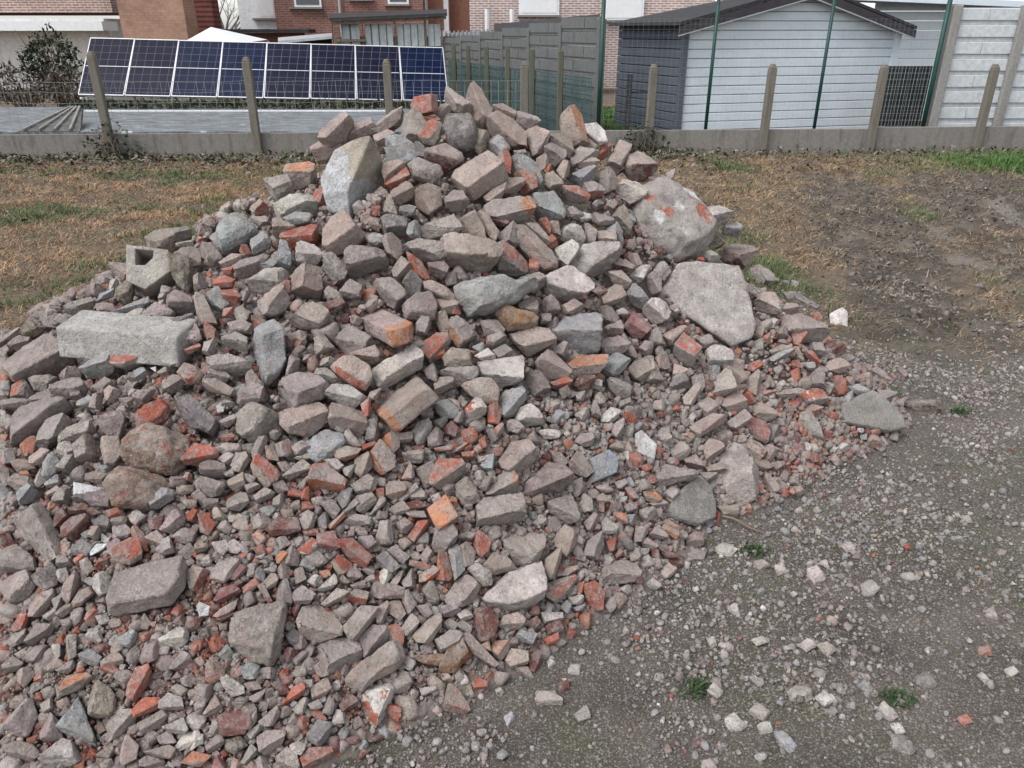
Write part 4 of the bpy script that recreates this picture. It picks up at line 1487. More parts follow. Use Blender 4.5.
def rand_rot(n):
    q = RNG.normal(size=(n, 4)); q /= np.linalg.norm(q, axis=1)[:, None]; w, x, y, z = q.T
    return np.stack([np.stack([1 - 2 * (y * y + z * z), 2 * (x * y - z * w), 2 * (x * z + y * w)], -1), np.stack([2 * (x * y + z * w), 1 - 2 * (x * x + z * z), 2 * (y * z - x * w)], -1),
                     np.stack([2 * (x * z - y * w), 2 * (y * z + x * w), 1 - 2 * (x * x + y * y)], -1)], 1)
def ico(sub):
    bm = bmesh.new(); bmesh.ops.create_icosphere(bm, subdivisions=sub, radius=1)
    V = np.array([v.co[:] for v in bm.verts]); Fa = np.array([[v.index for v in f.verts] for f in bm.faces]); bm.free(); return V, Fa
def lib(sub, n):
    out = []; V0, Fa = ico(sub)
    for _ in range(n):
        V = V0.copy() * np.array([1, RNG.uniform(.65, 1), RNG.uniform(.5, .85)])
        if RNG.uniform() < .9:
            Rm = rand_rot(1)[0]
            for ax_ in range(3):
                for sg in (-1, 1):
                    d = Rm[ax_] * sg + RNG.normal(0, .10, 3); d /= np.linalg.norm(d); o = RNG.uniform(.30, .62); k = V @ d; V = np.where((k > o)[:, None], V - np.outer(k - o, d), V)
        for _ in range(4):
            d = RNG.normal(size=3); d /= np.linalg.norm(d); o = RNG.uniform(.34, .66)
            k = V @ d; V = np.where((k > o)[:, None], V - np.outer(k - o, d), V)
        V += RNG.normal(0, .015, V.shape); out.append(V)
    return np.array(out), Fa
LIBS = {1: lib(1, 16), 2: lib(2, 24), 3: lib(3, 20)}
def scatter(P, r, sub, codes):
    L, Fa = LIBS[sub]; n = len(P); k = RNG.integers(0, len(L), n)
    V = np.einsum('nij,nvj->nvi', rand_rot(n), L[k]) * r[:, None, None] + P[:, None, :]
    nv = L.shape[1]; Fo = (Fa[None] + (np.arange(n) * nv)[:, None, None]).reshape(-1, 3)
    ca = np.empty((n, 3)); cb = np.empty((n, 3)); pf = np.empty(n)
    for i, c in enumerate(codes):
        A, B, a, _ = colours(c); ca[i] = A; cb[i] = B; pf[i] = a * .9
    ca *= RNG.uniform(.8, 1.15, (n, 1))
    return V.reshape(-1, 3), Fo, np.repeat(ca, nv, 0), np.repeat(cb, nv, 0), np.repeat(pf, nv)
def pick(n, redness=None):
    ks = ['g', 'p', 'pk', 'r', 'ro', 'd', 'w', 'b', 'k', 'gy', 'pr']; pr = np.array([.36, .24, .07, .03, .02, .03, .09, .06, .03, .05, .03])
    base = RNG.choice(ks, n, p=pr / pr.sum())
    if redness is not None:
        sw = RNG.uniform(size=n) < redness; base = np.where(sw, RNG.choice(['r', 'd', 'm', 'ro', 'pr'], n), base)
    return list(base)
def join(parts):
    V, Fa, A, B, P = [], [], [], [], []; o = 0
    for v, f, a, b, p in parts: V.append(v); Fa.append(f + o); A.append(a); B.append(b); P.append(p); o += len(v)
    return np.concatenate(V), np.concatenate(Fa), np.concatenate(A), np.concatenate(B), np.concatenate(P)

x = np.concatenate([RNG.uniform(-3.6, 2.1, 150000), RNG.uniform(-1.9, 1.4, 170000)]); y = np.concatenate([RNG.uniform(.9, 5.1, 150000), RNG.uniform(1.0, 2.8, 170000)]); h = hsurf(x, y); ok = h > .012; x, y, h = x[ok], y[ok], h[ok]
e = .03; gx = (hsurf(x + e, y) - hsurf(x - e, y)) / (2 * e); gy = (hsurf(x, y + e) - hsurf(x, y - e)) / (2 * e)
nn = np.stack([-gx, -gy, np.ones_like(gx)], -1); nn /= np.linalg.norm(nn, axis=1)[:, None]
P = np.stack([x, y, h], -1); px, py, dep = project(P)
vis = ((nn * (np.array([0, 0, CAMZ]) - P)).sum(1) > 0)
inf = (px > 1) & (px < W - 1) & (py > 1) & (py < H - 1)
d = np.full(len(x), 40.); ii = inf; d[ii] = DIST[py[ii].astype(int), px[ii].astype(int)]
d = np.where(vis & inf, d, 40.)
parts = list(restV)
# deep layer under everything
k = RNG.choice(len(x), 22000, replace=False); r = RNG.uniform(.009, .032, len(k)); q = P[k] - nn[k] * (.034 + r[:, None] * .45 + .03 * np.clip((h[k] - .4) / .25, 0, 1)[:, None])
parts.append(scatter(q, r, 2, pick(len(k), np.where((px[k] < 330) & (py[k] > 520), .2, .05))))
# pieces between the big ones on the visible face
g = (vis & inf & (d > .8)); k = np.nonzero(g)[0]
r = np.minimum(RNG.lognormal(math.log(.011), .45, len(k)), .034); rmax = (d[k] + 3.2) * dep[k] / F; r = np.minimum(r, np.maximum(rmax, .004))
# thin out to a near-full cover
order = np.argsort(-r); cell = {}; keep = []
for j in order:
    cxx, cyy = int(P[k[j]][0] / .03), int(P[k[j]][1] / .03); good = True
    for a in (-1, 0, 1):
        for b in (-1, 0, 1):
            for (X, Y, Z, R2) in cell.get((cxx + a, cyy + b), ()):
                if (X - P[k[j]][0]) ** 2 + (Y - P[k[j]][1]) ** 2 + (Z - P[k[j]][2]) ** 2 < (.50 * (R2 + r[j])) ** 2: good = False; break
            if not good: break
        if not good: break
    if good: cell.setdefault((cxx, cyy), []).append((*P[k[j]], r[j])); keep.append(j)
keep = np.array(keep); kk = k[keep]; r = r[keep]
q = P[kk] + nn[kk] * (r * RNG.uniform(-.6, .2, len(r)) - .013 + .010 * (px[kk] > 740) - .036 * (d[kk] < 8) * np.clip((h[kk] - .38) / .25, 0, 1))[:, None]
red = np.where((px[kk] < 340) & (py[kk] > 480), .17, .05) + .22 * (px[kk] > 765) + .5 * np.array([max(0, mn.noise(Vector((a[0] * 3, a[1] * 3, 4)))) for a in P[kk]])
big = r > .011
cc = np.array(pick(len(kk), red))
parts.append(scatter(q[big], r[big] * 1.3, 3, list(cc[big]))); parts.append(scatter(q[~big], r[~big] * 1.3, 2, list(cc[~big])))
# crumbs
k = np.nonzero(vis & inf & (d > .3))[0]; k = RNG.choice(k, min(110000, len(k)), replace=False); r = RNG.uniform(.0025, .0065, len(k)); q = P[k] - nn[k] * (.007 + RNG.uniform(0, .022, len(k)) + .048 * np.clip((h[k] - .38) / .25, 0, 1))[:, None]
parts.append(scatter(q, r * 1.1, 1, pick(len(k), np.where((px[k] < 360) & (py[k] > 480), .26, .12))))
# back and out-of-frame flanks
k = np.nonzero(~(vis & inf))[0]; k = RNG.choice(k, min(16000, len(k)), replace=False); r = RNG.lognormal(math.log(.02), .5, len(k)).clip(.008, .07)
q = P[k] - nn[k] * (.012 + .03 * ~vis[k] + r * .4)[:, None]; parts.append(scatter(q, r, 3, pick(len(k), np.full(len(k), .08))))
V, Fa, A, B, PF = join(parts)
o = link('small_rubble', big_mesh('small_rubble', V, Fa, A, B, PF, M_RUB)); tag(o, 'small broken brick and stone pieces filling the rubble heap', None, None, 'stuff')
print('rubble fill verts', len(V))

# fines and earth under the rubble
def earth_mat():
    m, nt, b = mat('heap_earth'); p = pos(nt)
    c = mix(nt, ramp(nt, noi(nt, 9, 5, .6, p), .35, .65), (.165, .138, .121), (.235, .203, .182))
    c = mix(nt, ramp(nt, noi(nt, 130, 4, .7, p), .35, .68), c, (.27, .235, .205))
    c = mix(nt, ramp(nt, noi(nt, 4, 3, .5, p), .6, .72, 0, .5), c, (.27, .13, .095))
    nt.links.new(c, b.inputs['Base Color']); fin(b, .95, .15)
    bump(nt, b, noi(nt, 110, 6, .75, p), 1., .012); return m
gx_ = np.arange(-3.7, 2.3, .022); gy_ = np.arange(.7, 5.2, .022); X, Y = np.meshgrid(gx_, gy_); Z = hsurf(X, Y)
nz = np.array([mn.fractal(Vector((a * 14, b * 14, 0)), .8, 2.1, 4) for a, b in zip(X.ravel(), Y.ravel())]).reshape(X.shape)
Z2 = np.where(Z > 0, Z - .034 - .051 * np.clip((Z - .35) / .25, 0, 1) * 1.25 + nz * .014, -.05); Z2 = np.where((Z > 0) & (Z < .05), Z * .9 - .012 + nz * .006, Z2)
ny, nx = X.shape; idx = np.arange(nx * ny).reshape(ny, nx)
Q = np.stack([idx[:-1, :-1], idx[:-1, 1:], idx[1:, 1:], idx[1:, :-1]], -1).reshape(-1, 4)
me = big_mesh('heap_earth', np.stack([X, Y, Z2], -1).reshape(-1, 3), Q, m=earth_mat()); me.polygons.foreach_set('use_smooth', [True] * len(me.polygons))
tag(link('heap_earth', me), 'earth and fines under the rubble', None, None, 'structure')

# ------------------------------------------------------------------ ground
_pg = np.random.default_rng(99); _PT = _pg.permutation(512); _GA = _pg.uniform(0, 2 * np.pi, 512); _GX, _GY = np.cos(_GA), np.sin(_GA)
def _perlin(x, y, z):
    xi = np.floor(x).astype(int); yi = np.floor(y).astype(int); fx, fy = x - xi, y - yi; u = fx * fx * fx * (fx * (fx * 6 - 15) + 10); v = fy * fy * fy * (fy * (fy * 6 - 15) + 10)
    def g(i, j, dx, dy): h_ = _PT[(_PT[(_PT[i & 511] + j) & 511] + int(z)) & 511]; return _GX[h_] * dx + _GY[h_] * dy
    a = g(xi, yi, fx, fy); b = g(xi + 1, yi, fx - 1, fy); c = g(xi, yi + 1, fx, fy - 1); d_ = g(xi + 1, yi + 1, fx - 1, fy - 1)
    return (a + u * (b - a)) * (1 - v) + (c + u * (d_ - c)) * v
def fbm(x, y, s, z=0., o=4):
    x = np.asarray(x, float) * s; y = np.asarray(y, float) * s; t = 0; a = 1.
    for k in range(o): t = t + a * _perlin(x + 17.3 * k, y - 9.1 * k, z + k * 7); x = x * 2; y = y * 2; a *= .53
    return t * 1.25
def zones(x, y):
    """how much field grass / mud / pale rut each place has (0..1)"""
    w = fbm(x, y, .7, 3, 3) * .7
    edge = np.where(x > 0, 4.35 - .22 * np.clip(x - 1.2, 0, 3), 3.9)                   # the gravel yard ends here
    field = 1 / (1 + np.exp(-(y - edge + w * .6) * 5))
    cl = 2.5 + (y - 4.2) * .275
    yw = (1 / (1 + np.exp(-(y - 3.9) * 5))) * (1 / (1 + np.exp((y - 9.6) * 2.2)))
    mud = np.exp(-(((x - cl) / .55) ** 2)) * yw; mud2 = np.maximum(np.exp(-(((x - cl - 1.75) / .62) ** 2)), .75 * np.exp(-(((x - cl - 1.0) / .5) ** 2))) * yw
    mud = np.clip(np.maximum(mud, mud2) * 1.25 + w * .5, 0, 1) * (y > 3.6) * (x > 1.2)
    rut = np.clip(1.6 * np.exp(-(((x - cl - .62) / .22) ** 2)) * ((y > 4.9) & (y < 7.6)) + 1.5 * np.exp(-(((x - cl - 1.45) / .2) ** 2)) * ((y > 4.7) & (y < 8.2)) + 1.1 * np.exp(-(((x - cl - 2.3) / .25) ** 2)) * ((y > 5.5) & (y < 8.5)) + w * .8 + fbm(x * 1.0, y * .8, 3.4, 77, 4) * 1.1 - .75, 0, 1)
    return np.clip(field, 0, 1), mud, rut * (mud > .12)
xs = np.concatenate([[-300, -120, -60, -30, -20], np.arange(-13, 13.01, .06), [20, 30, 60, 120, 300]]); ys = np.concatenate([[-60, -20, -6, -2], np.arange(0, 13.01, .06), [14, 16, 19, 23, 30, 50, 100, 300, 600]])
X, Y = np.meshgrid(xs, ys); fz, mz, rz = zones(X, Y)
Zg = fbm(X, Y, 1.6, 1, 4) * .012 + fbm(X, Y, 7, 2, 3) * .006 * (1 + 2 * mz) + mz * (fbm(X, Y * .6, 4.5, 8, 4) * .075) - rz * .03 - .006
Zg = np.where((np.abs(X) > 13) | (Y > 13) | (Y < 0), -.02, Zg); Zg = np.where(hsurf(X, Y) > .05, np.minimum(Zg, -.01), Zg)
def ground_mat():
    m, nt, b = mat('ground'); p = pos(nt); a = attr(nt, 'zone'); sp = nt.nodes.new('ShaderNodeSeparateColor'); nt.links.new(a.outputs['Color'], sp.inputs[0]); fi, mu, ru = sp.outputs
    n1 = noi(nt, 3.2, 6, .65, p); n2 = noi(nt, 42, 6, .72, p); n3 = noi(nt, 190, 4, .7, p)
    dirt = mix(nt, ramp(nt, n1, .36, .64), (.068, .057, .047), (.145, .121, .098))
    dirt = mix(nt, ramp(nt, noi(nt, 2.1, 5, .6, p), .47, .62, 0, .7), dirt, (.088, .086, .05))       # moss film
    dirt = mix(nt, ramp(nt, n3, .52, .68, 0, .75), dirt, (.30, .28, .265))                           # grit
    for sc2, lim, lo in ((75, .38, .45), (150, .42, .35)):
        vo = nt.nodes.new('ShaderNodeTexVoronoi'); vo.inputs['Scale'].default_value = sc2; nt.links.new(p, vo.inputs['Vector']); sv = nt.nodes.new('ShaderNodeSeparateColor'); nt.links.new(vo.outputs['Color'], sv.inputs[0])
        k_ = math_(nt, 'MULTIPLY', ramp(nt, vo.outputs['Distance'], lim - .12, lim, 1, 0), ramp(nt, math_(nt, 'ADD', sv.outputs[0], math_(nt, 'MULTIPLY', math_(nt, 'SUBTRACT', n1, .5), 1.2)), lo, lo + .12))
        peb_ = mix(nt, sv.outputs[1], (.10, .10, .11), (.42, .40, .38)); dirt = mix(nt, math_(nt, 'MULTIPLY', k_, .62), dirt, peb_)
    fld = mix(nt, ramp(nt, n1, .35, .65), (.115, .092, .066), (.21, .155, .105)); fld = mix(nt, ramp(nt, n2, .46, .62), fld, (.07, .058, .043))
    md = mix(nt, ramp(nt, n2, .35, .65), (.045, .038, .031), (.125, .105, .085)); md = mix(nt, ramp(nt, n1, .48, .62, 0, .7), md, (.175, .15, .122))
    rt = mix(nt, ramp(nt, n2, .35, .7), (.26, .235, .21), (.13, .115, .10))
    c = mix(nt, ramp(nt, math_(nt, 'ADD', fi, math_(nt, 'MULTIPLY', math_(nt, 'SUBTRACT', n2, .5), .9)), .35, .65), dirt, fld)
    c = mix(nt, ramp(nt, math_(nt, 'ADD', mu, math_(nt, 'MULTIPLY', math_(nt, 'SUBTRACT', n2, .5), .9)), .35, .65), c, md)
    c = mix(nt, ramp(nt, math_(nt, 'ADD', ru, math_(nt, 'MULTIPLY', math_(nt, 'SUBTRACT', n2, .5), 1.6)), .3, .9, 0, .85), c, rt)
    c = mix(nt, 1., c, ramp(nt, n3, .3, .7, .72, 1.25), 'MULTIPLY')
    nt.links.new(c, b.inputs['Base Color']); fin(b, .9, .3); bump(nt, b, math_(nt, 'ADD', n2, math_(nt, 'MULTIPLY', n3, .6)), .9, .015); return m
ny, nx = X.shape; idx = np.arange(nx * ny).reshape(ny, nx); Q = np.stack([idx[:-1, :-1], idx[:-1, 1:], idx[1:, 1:], idx[1:, :-1]], -1).reshape(-1, 4)
me = big_mesh('ground', np.stack([X, Y, Zg], -1).reshape(-1, 3), Q, m=ground_mat()); me.polygons.foreach_set('use_smooth', [True] * len(me.polygons))
za = me.attributes.new('zone', 'FLOAT_COLOR', 'POINT'); za.data.foreach_set('color', np.stack([fz, mz, rz, np.ones_like(fz)], -1).astype(np.float32).ravel())
tag(link('ground', me), 'bare earth yard and rough field', None, None, 'structure')
def gz(x, y):
    x = np.asarray(x); y = np.asarray(y); i = np.clip(((x + 13) / .06).round().astype(int) + 5, 0, nx - 1); j = np.clip((y / .06).round().astype(int) + 4, 0, ny - 1); return Zg[j, i]

# gravel on the yard
n = 170000; x = RNG.uniform(-1.2, 4.8, n); y = RNG.uniform(1.05, 5.0, n); f_, m_, _ = zones(x, y)
den = np.clip(.30 + fbm(x, y, 1.5, 5, 4) * 2.0 - .10 * (y > 3.6), .06, 1) * (1 - .75 * f_) * np.where(x < -.1, .7, 1)
hs = hsurf(x, y); near = np.exp(-((np.minimum(np.hypot((x - .9) / 1.1, (y - 2.2) / .6), 9)) ** 2)) * .5
ok = (hs < .03) & (RNG.uniform(size=n) < den + near); x, y = x[ok], y[ok]
r = np.minimum(RNG.lognormal(math.log(.0056), .6, len(x)), .022); q = np.stack([x, y, gz(x, y) + r * RNG.uniform(-.1, .45, len(x))], -1)
cc = RNG.choice(['w', 'g', 'b', 'k', 'gk', 'p', 'r', 'y', 'W'], len(x), p=[.27, .25, .22, .07, .09, .05, .02, .02, .01])
parts = [scatter(q[b_], r[b_], s_, list(cc[b_])) for b_, s_ in ((r < .008, 1), (r >= .008, 2))]
V, Fa, A, B, PF = join(parts); A = A * .92
tag(link('gravel', big_mesh('gravel', V, Fa, A, B, PF, M_RUB)), 'gravel and small stones scattered over the yard', None, None, 'stuff')

# ------------------------------------------------------------------ blades and leaves
def blade_mat(name, rough=.8):
    m, nt, b = mat(name); c = attr(nt, 'ca').outputs['Color']; c = mix(nt, 1., c, ramp(nt, noi(nt, 30, 2, .5, pos(nt)), .3, .7, .75, 1.25), 'MULTIPLY')
    nt.links.new(c, b.inputs['Base Color']); fin(b, rough, .2); return m
M_BLADE = blade_mat('blades')
def blades(P, L, Wd, lean, col):
    """bent strips: two quads-and-a-tip each"""
    n = len(P); a = RNG.uniform(0, 2 * math.pi, n); dirv = np.stack([np.cos(a), np.sin(a), np.zeros(n)], -1); sd = np.stack([-np.sin(a), np.cos(a), np.zeros(n)], -1)
    sd = sd * np.cos(RNG.uniform(-.9, .9, n))[:, None] + np.array([0, 0, 1.]) * .3
    up = np.array([0, 0, 1.]); s1 = np.sin(lean)[:, None]; c1 = np.cos(lean)[:, None]; l2 = np.minimum(lean + .5, 1.75); s2 = np.sin(l2)[:, None]; c2 = np.cos(l2)[:, None]
    m1 = P + (dirv * s1 + up * c1) * (L * .55)[:, None]; t = m1 + (dirv * s2 + up * c2) * (L * .45)[:, None]; w = (sd * Wd[:, None]) * .5
    V = np.stack([P - w, P + w, m1 + w * .8, m1 - w * .8, t], 1); o = (np.arange(n) * 5)[:, None]
    return V.reshape(-1, 3), (np.array([[0, 1, 2, 3]]) + o), (np.array([[3, 2, 4]]) + o), np.repeat(col, 5, 0)
def blade_obj(name, sets, label, m=M_BLADE):
    V, Q, T, C = [], [], [], []; o = 0
    for v, q, t, c in sets: V.append(v); Q.append(q + o); T.append(t + o); C.append(c); o += len(v)
    ob = link(name, big_mesh(name, np.concatenate(V), [np.concatenate(Q), np.concatenate(T)], np.concatenate(C), m=m)); return tag(ob, label, None, None, 'stuff')
def green_patch(x, y):
    g = fbm(x, y, .9, 11, 3) + .10 * (x < -1) + .3 * np.exp(-(((x + 2.6) / .6) ** 2 + ((y - 7.0) / .6) ** 2)) + .35 * np.exp(-(((x + 3.2) / 1.2) ** 2 + ((y - 8.6) / .5) ** 2)) + .5 * np.exp(-(((x + 4.8) / .8) ** 2 + ((y - 7.2) / .8) ** 2))
    g += 2.2 * np.exp(-(((x - 7.0) / 1.0) ** 2 + ((y - 10.1) / .8) ** 2)) + .8 * np.exp(-(((x - 1.9) / .5) ** 2 + ((y - 5.0) / .5) ** 2)) + .6 * np.exp(-(((x - 3.9) / .7) ** 2 + ((y - 4.1) / .35) ** 2)) + .5 * np.exp(-(((x - 1.75) / .35) ** 2 + ((y - 3.65) / .4) ** 2))
    return g
n = 520000; y = 3.3 + (RNG.uniform(size=n) ** .8) * 7.7; x = RNG.uniform(-1, 1, n) * (1.9 + y * .78); f_, m_, r_ = zones(x, y)
tuft = fbm(x, y, 2.4, 21, 3)
ok = (RNG.uniform(size=n) < f_ * np.clip(.75 + tuft * .9, .15, 1) * np.clip(1.05 - m_ * .95, .16, 1) * np.clip(1 - r_ * 1.1, .10, 1)) & (hsurf(x, y) < .05); x, y, m_, tuft = x[ok], y[ok], m_[ok], tuft[ok]
P = np.stack([x, y, gz(x, y)], -1); gr = green_patch(x, y); hue = fbm(x, y, 1.1, 31, 3)
base = np.array([[.47, .27, .145], [.38, .225, .13], [.45, .33, .21], [.28, .20, .135], [.16, .125, .095]])
pr = np.stack([.16 + .5 * np.clip(hue, 0, .8), .22 + .25 * np.clip(hue, 0, .8), .20 + 0 * hue, .24 + .35 * np.clip(-hue, 0, .8), .18 + .4 * np.clip(-hue, 0, .8)], -1); pr /= pr.sum(1)[:, None]
ci = (RNG.uniform(size=len(x))[:, None] > np.cumsum(pr, 1)).sum(1).clip(0, 4); col = base[ci] * RNG.uniform(.6, 1.25, (len(x), 1)) * np.clip(1 + fbm(x, y, 2.8, 55, 3) * .55, .45, 1.35)[:, None]
col = np.where((x > 1.2)[:, None], col * np.array([.86, .92, .95]), col); isg = RNG.uniform(size=len(x)) < np.clip((gr - .22) * 1.7, .03, .85); col[isg] = np.array([.105, .14, .06]) * RNG.uniform(.6, 1.4, (isg.sum(), 1))
L = RNG.uniform(.03, .085, len(x)) * np.clip(1 + tuft, .6, 1.5); Wd = RNG.uniform(.0025, .005, len(x)) * np.where(isg, 1.4, 1) * (.5 + y * .075); lean = np.where(isg, RNG.uniform(.2, 1.1, len(x)), RNG.uniform(.7, 1.6, len(x)))
n = 9000; gxx = RNG.normal(7.0, .6, n); gyy = RNG.normal(10.3, .42, n); ok = gyy < 11.2; gxx, gyy = gxx[ok], gyy[ok]; n = len(gxx)
gset = blades(np.stack([gxx, gyy, gz(gxx, gyy)], -1), RNG.uniform(.06, .14, n), RNG.uniform(.006, .011, n), RNG.uniform(.1, .9, n), np.array([[.09, .16, .05]]) * RNG.uniform(.6, 1.4, (n, 1)))
blade_obj('field_grass', [blades(P, L, Wd, lean, col), gset], 'matted brown dead grass with green patches')
# sparse grass creeping into the yard
n = 22000; x = RNG.uniform(.6, 4.6, n); y = RNG.uniform(1.3, 4.6, n); g = fbm(x, y, 1.6, 41, 3); ok = (RNG.uniform(size=n) < np.clip(g * 1.3 + .6 * (y > 3.2), .03, .9)) & (hsurf(x, y) < .02); x, y = x[ok], y[ok]
P = np.stack([x, y, gz(x, y)], -1); col = np.where(RNG.uniform(size=(len(x), 1)) < .55, np.array([[.10, .14, .055]]), np.array([[.22, .17, .11]])) * RNG.uniform(.6, 1.3, (len(x), 1))
blade_obj('yard_grass', [blades(P, RNG.uniform(.012, .04, len(x)), RNG.uniform(.0015, .003, len(x)), RNG.uniform(.3, 1.5, len(x)), col)], 'sparse short grass among the gravel')
n = 26000; y = 4.2 + RNG.uniform(size=n) ** .8 * 7; x = RNG.uniform(-1, 1, n) * (1.2 + y * .74); f_, m_, r_ = zones(x, y); ok = (RNG.uniform(size=n) < f_ * np.clip(.5 + fbm(x, y, 1.3, 71, 3) * 1.6, 0, 1)) & (hsurf(x, y) < .05); x, y = x[ok], y[ok]
blade_obj('dead_leaves', [blades(np.stack([x, y, gz(x, y) + RNG.uniform(.0, .05, len(x))], -1), RNG.uniform(.02, .05, len(x)), RNG.uniform(.008, .02, len(x)), RNG.uniform(.8, 1.7, len(x)), np.array([[.12, .10, .08], [.17, .14, .10], [.095, .08, .065], [.22, .18, .14]])[RNG.integers(0, 4, len(x))])], 'dark dead leaves and weeds matted in the field')
# mud clods
n = 16000; y = RNG.uniform(3.8, 9.8, n); x = RNG.uniform(1.4, 7.5, n); _, m_, r_ = zones(x, y); ok = (RNG.uniform(size=n) < m_ * (1 - r_ * .8)) & (hsurf(x, y) < .03); x, y = x[ok], y[ok]
r = RNG.lognormal(math.log(.014), .55, len(x)).clip(.005, .06); q = np.stack([x, y, gz(x, y) - r * .2], -1)
V, Fa, A, B, PF = scatter(q, r, 2, ['kd'] * len(x)); A[:] = np.repeat(np.array([[.072, .06, .049]]) * RNG.uniform(.5, 1.7, (len(x), 1)), len(V) // max(1, len(x)), 0); B[:] = A * 1.3
tag(link('mud_clods', big_mesh('mud_clods', V, Fa, A, B, PF * .5, M_RUB)), 'churned dark mud clods along the wheel ruts', None, None, 'stuff')

WL = lambda t: Vector((-8.6 + t * 17.6, 10.62 + t * 1.02, 0))      # the low wall, left to right
# leaf litter along the wall
n = 9000; t = RNG.uniform(0, 1, n); off = RNG.exponential(.42, n); x = -8.6 + t * 17.6; y = 10.62 + t * 1.02 - .03 - off; ok = RNG.uniform(size=n) < np.where(x < 2.6, 1, .25); x, y = x[ok], y[ok]
P = np.stack([x, y, gz(x, y) + RNG.uniform(0, .07, len(x))], -1); col = np.array([[.10, .085, .07], [.16, .13, .11], [.20, .17, .145], [.07, .075, .045], [.075, .10, .05]])[RNG.integers(0, 5, len(x))] * RNG.uniform(.6, 1.3, (len(x), 1))
blade_obj('leaf_litter', [blades(P, RNG.uniform(.04, .10, len(x)), RNG.uniform(.02, .05, len(x)), RNG.uniform(.5, 1.6, len(x)), col)], 'dark fallen leaves drifted along the low wall')

# ------------------------------------------------------------------ weeds, twig, pebbles' neighbours
def plant(name, loc, label, cat, nst, hgt, col, wd, spread, leafy=False, group=None):
    a = np.zeros((nst, 3)) + np.array(loc) + RNG.normal(0, spread, (nst, 3)) * np.array([1, .7, 0]); a[:, 2] = loc[2]
    V, Q, T, C = blades(a - np.array(loc), RNG.uniform(.5, 1.1, nst) * hgt, RNG.uniform(.6, 1.2, nst) * wd, RNG.uniform(.15, 1.25, nst), np.array([col]) * RNG.uniform(.6, 1.4, (nst, 1)))
    o = link(name, big_mesh(name, V, [Q, T], C, m=M_BLADE)); o.location = loc; return tag(o, label, cat, group)
for i, (px, py, lb, _) in enumerate(WEEDS):
    L_ = on_ground(px, py); grass = 'grass' in lb
    plant('grass_tuft' if grass else 'weed', L_, lb, 'grass tuft' if grass else 'weed', 110 if grass else 90, .07 if grass else .032, (.045, .078, .032), .0035 if grass else .006, .022 if i != 5 else .045)
def tube_bm(bm, pts, rad, sides=6):
    prev = None
    for i, p in enumerate(pts):
        p = Vector(p); r = rad[i] if isinstance(rad, (list, tuple)) else rad
        d = (Vector(pts[min(i + 1, len(pts) - 1)]) - Vector(pts[max(i - 1, 0)])).normalized(); u = d.orthogonal().normalized(); w = d.cross(u)
        ring = [bm.verts.new(p + (u * math.cos(2 * math.pi * k / sides) + w * math.sin(2 * math.pi * k / sides)) * r) for k in range(sides)]
        if prev:
            for k in range(sides): bm.faces.new((prev[k], prev[(k + 1) % sides], ring[(k + 1) % sides], ring[k]))
        else: bm.faces.new(list(reversed(ring)))
        prev = ring
    bm.faces.new(prev)
def simple(name, col, rough=.8, spec=.3, var=.25, sc_=8, bmp=0, col2=None, metal=0):
    m, nt, b = mat(name); p = pos(nt); n1 = noi(nt, sc_, 5, .65, p)
    c = mix(nt, ramp(nt, n1, .3, .7), tuple(x * (1 - var) for x in col), tuple(min(1, x * (1 + var)) for x in (col2 or col)))
    nt.links.new(c, b.inputs['Base Color']); fin(b, rough, spec); b.inputs['Metallic'].default_value = metal
    if bmp: bump(nt, b, noi(nt, sc_ * 8, 5, .7, p), bmp, .01)
    return m
def from_bm(name, bm, m, parent=None, smooth=False):
    me = bpy.data.meshes.new(name); bmesh.ops.recalc_face_normals(bm, faces=bm.faces); bm.to_mesh(me); bm.free(); me.materials.append(m)
    if smooth: me.polygons.foreach_set('use_smooth', [True] * len(me.polygons))
    return link(name, me, parent)
M_TWIG = simple('twig', (.17, .13, .095))
bm = bmesh.new(); a, b_ = on_ground(722, 516, .02), on_ground(762, 532, .006)
tube_bm(bm, [a, a.lerp(b_, .3) + Vector((0, .005, .006)), a.lerp(b_, .7) + Vector((0, -.006, 0)), b_], [.005, .005, .004, .002])
tag(from_bm('twig', bm, M_TWIG), 'thin brown twig poking out from under the leaning round plate', 'twig')

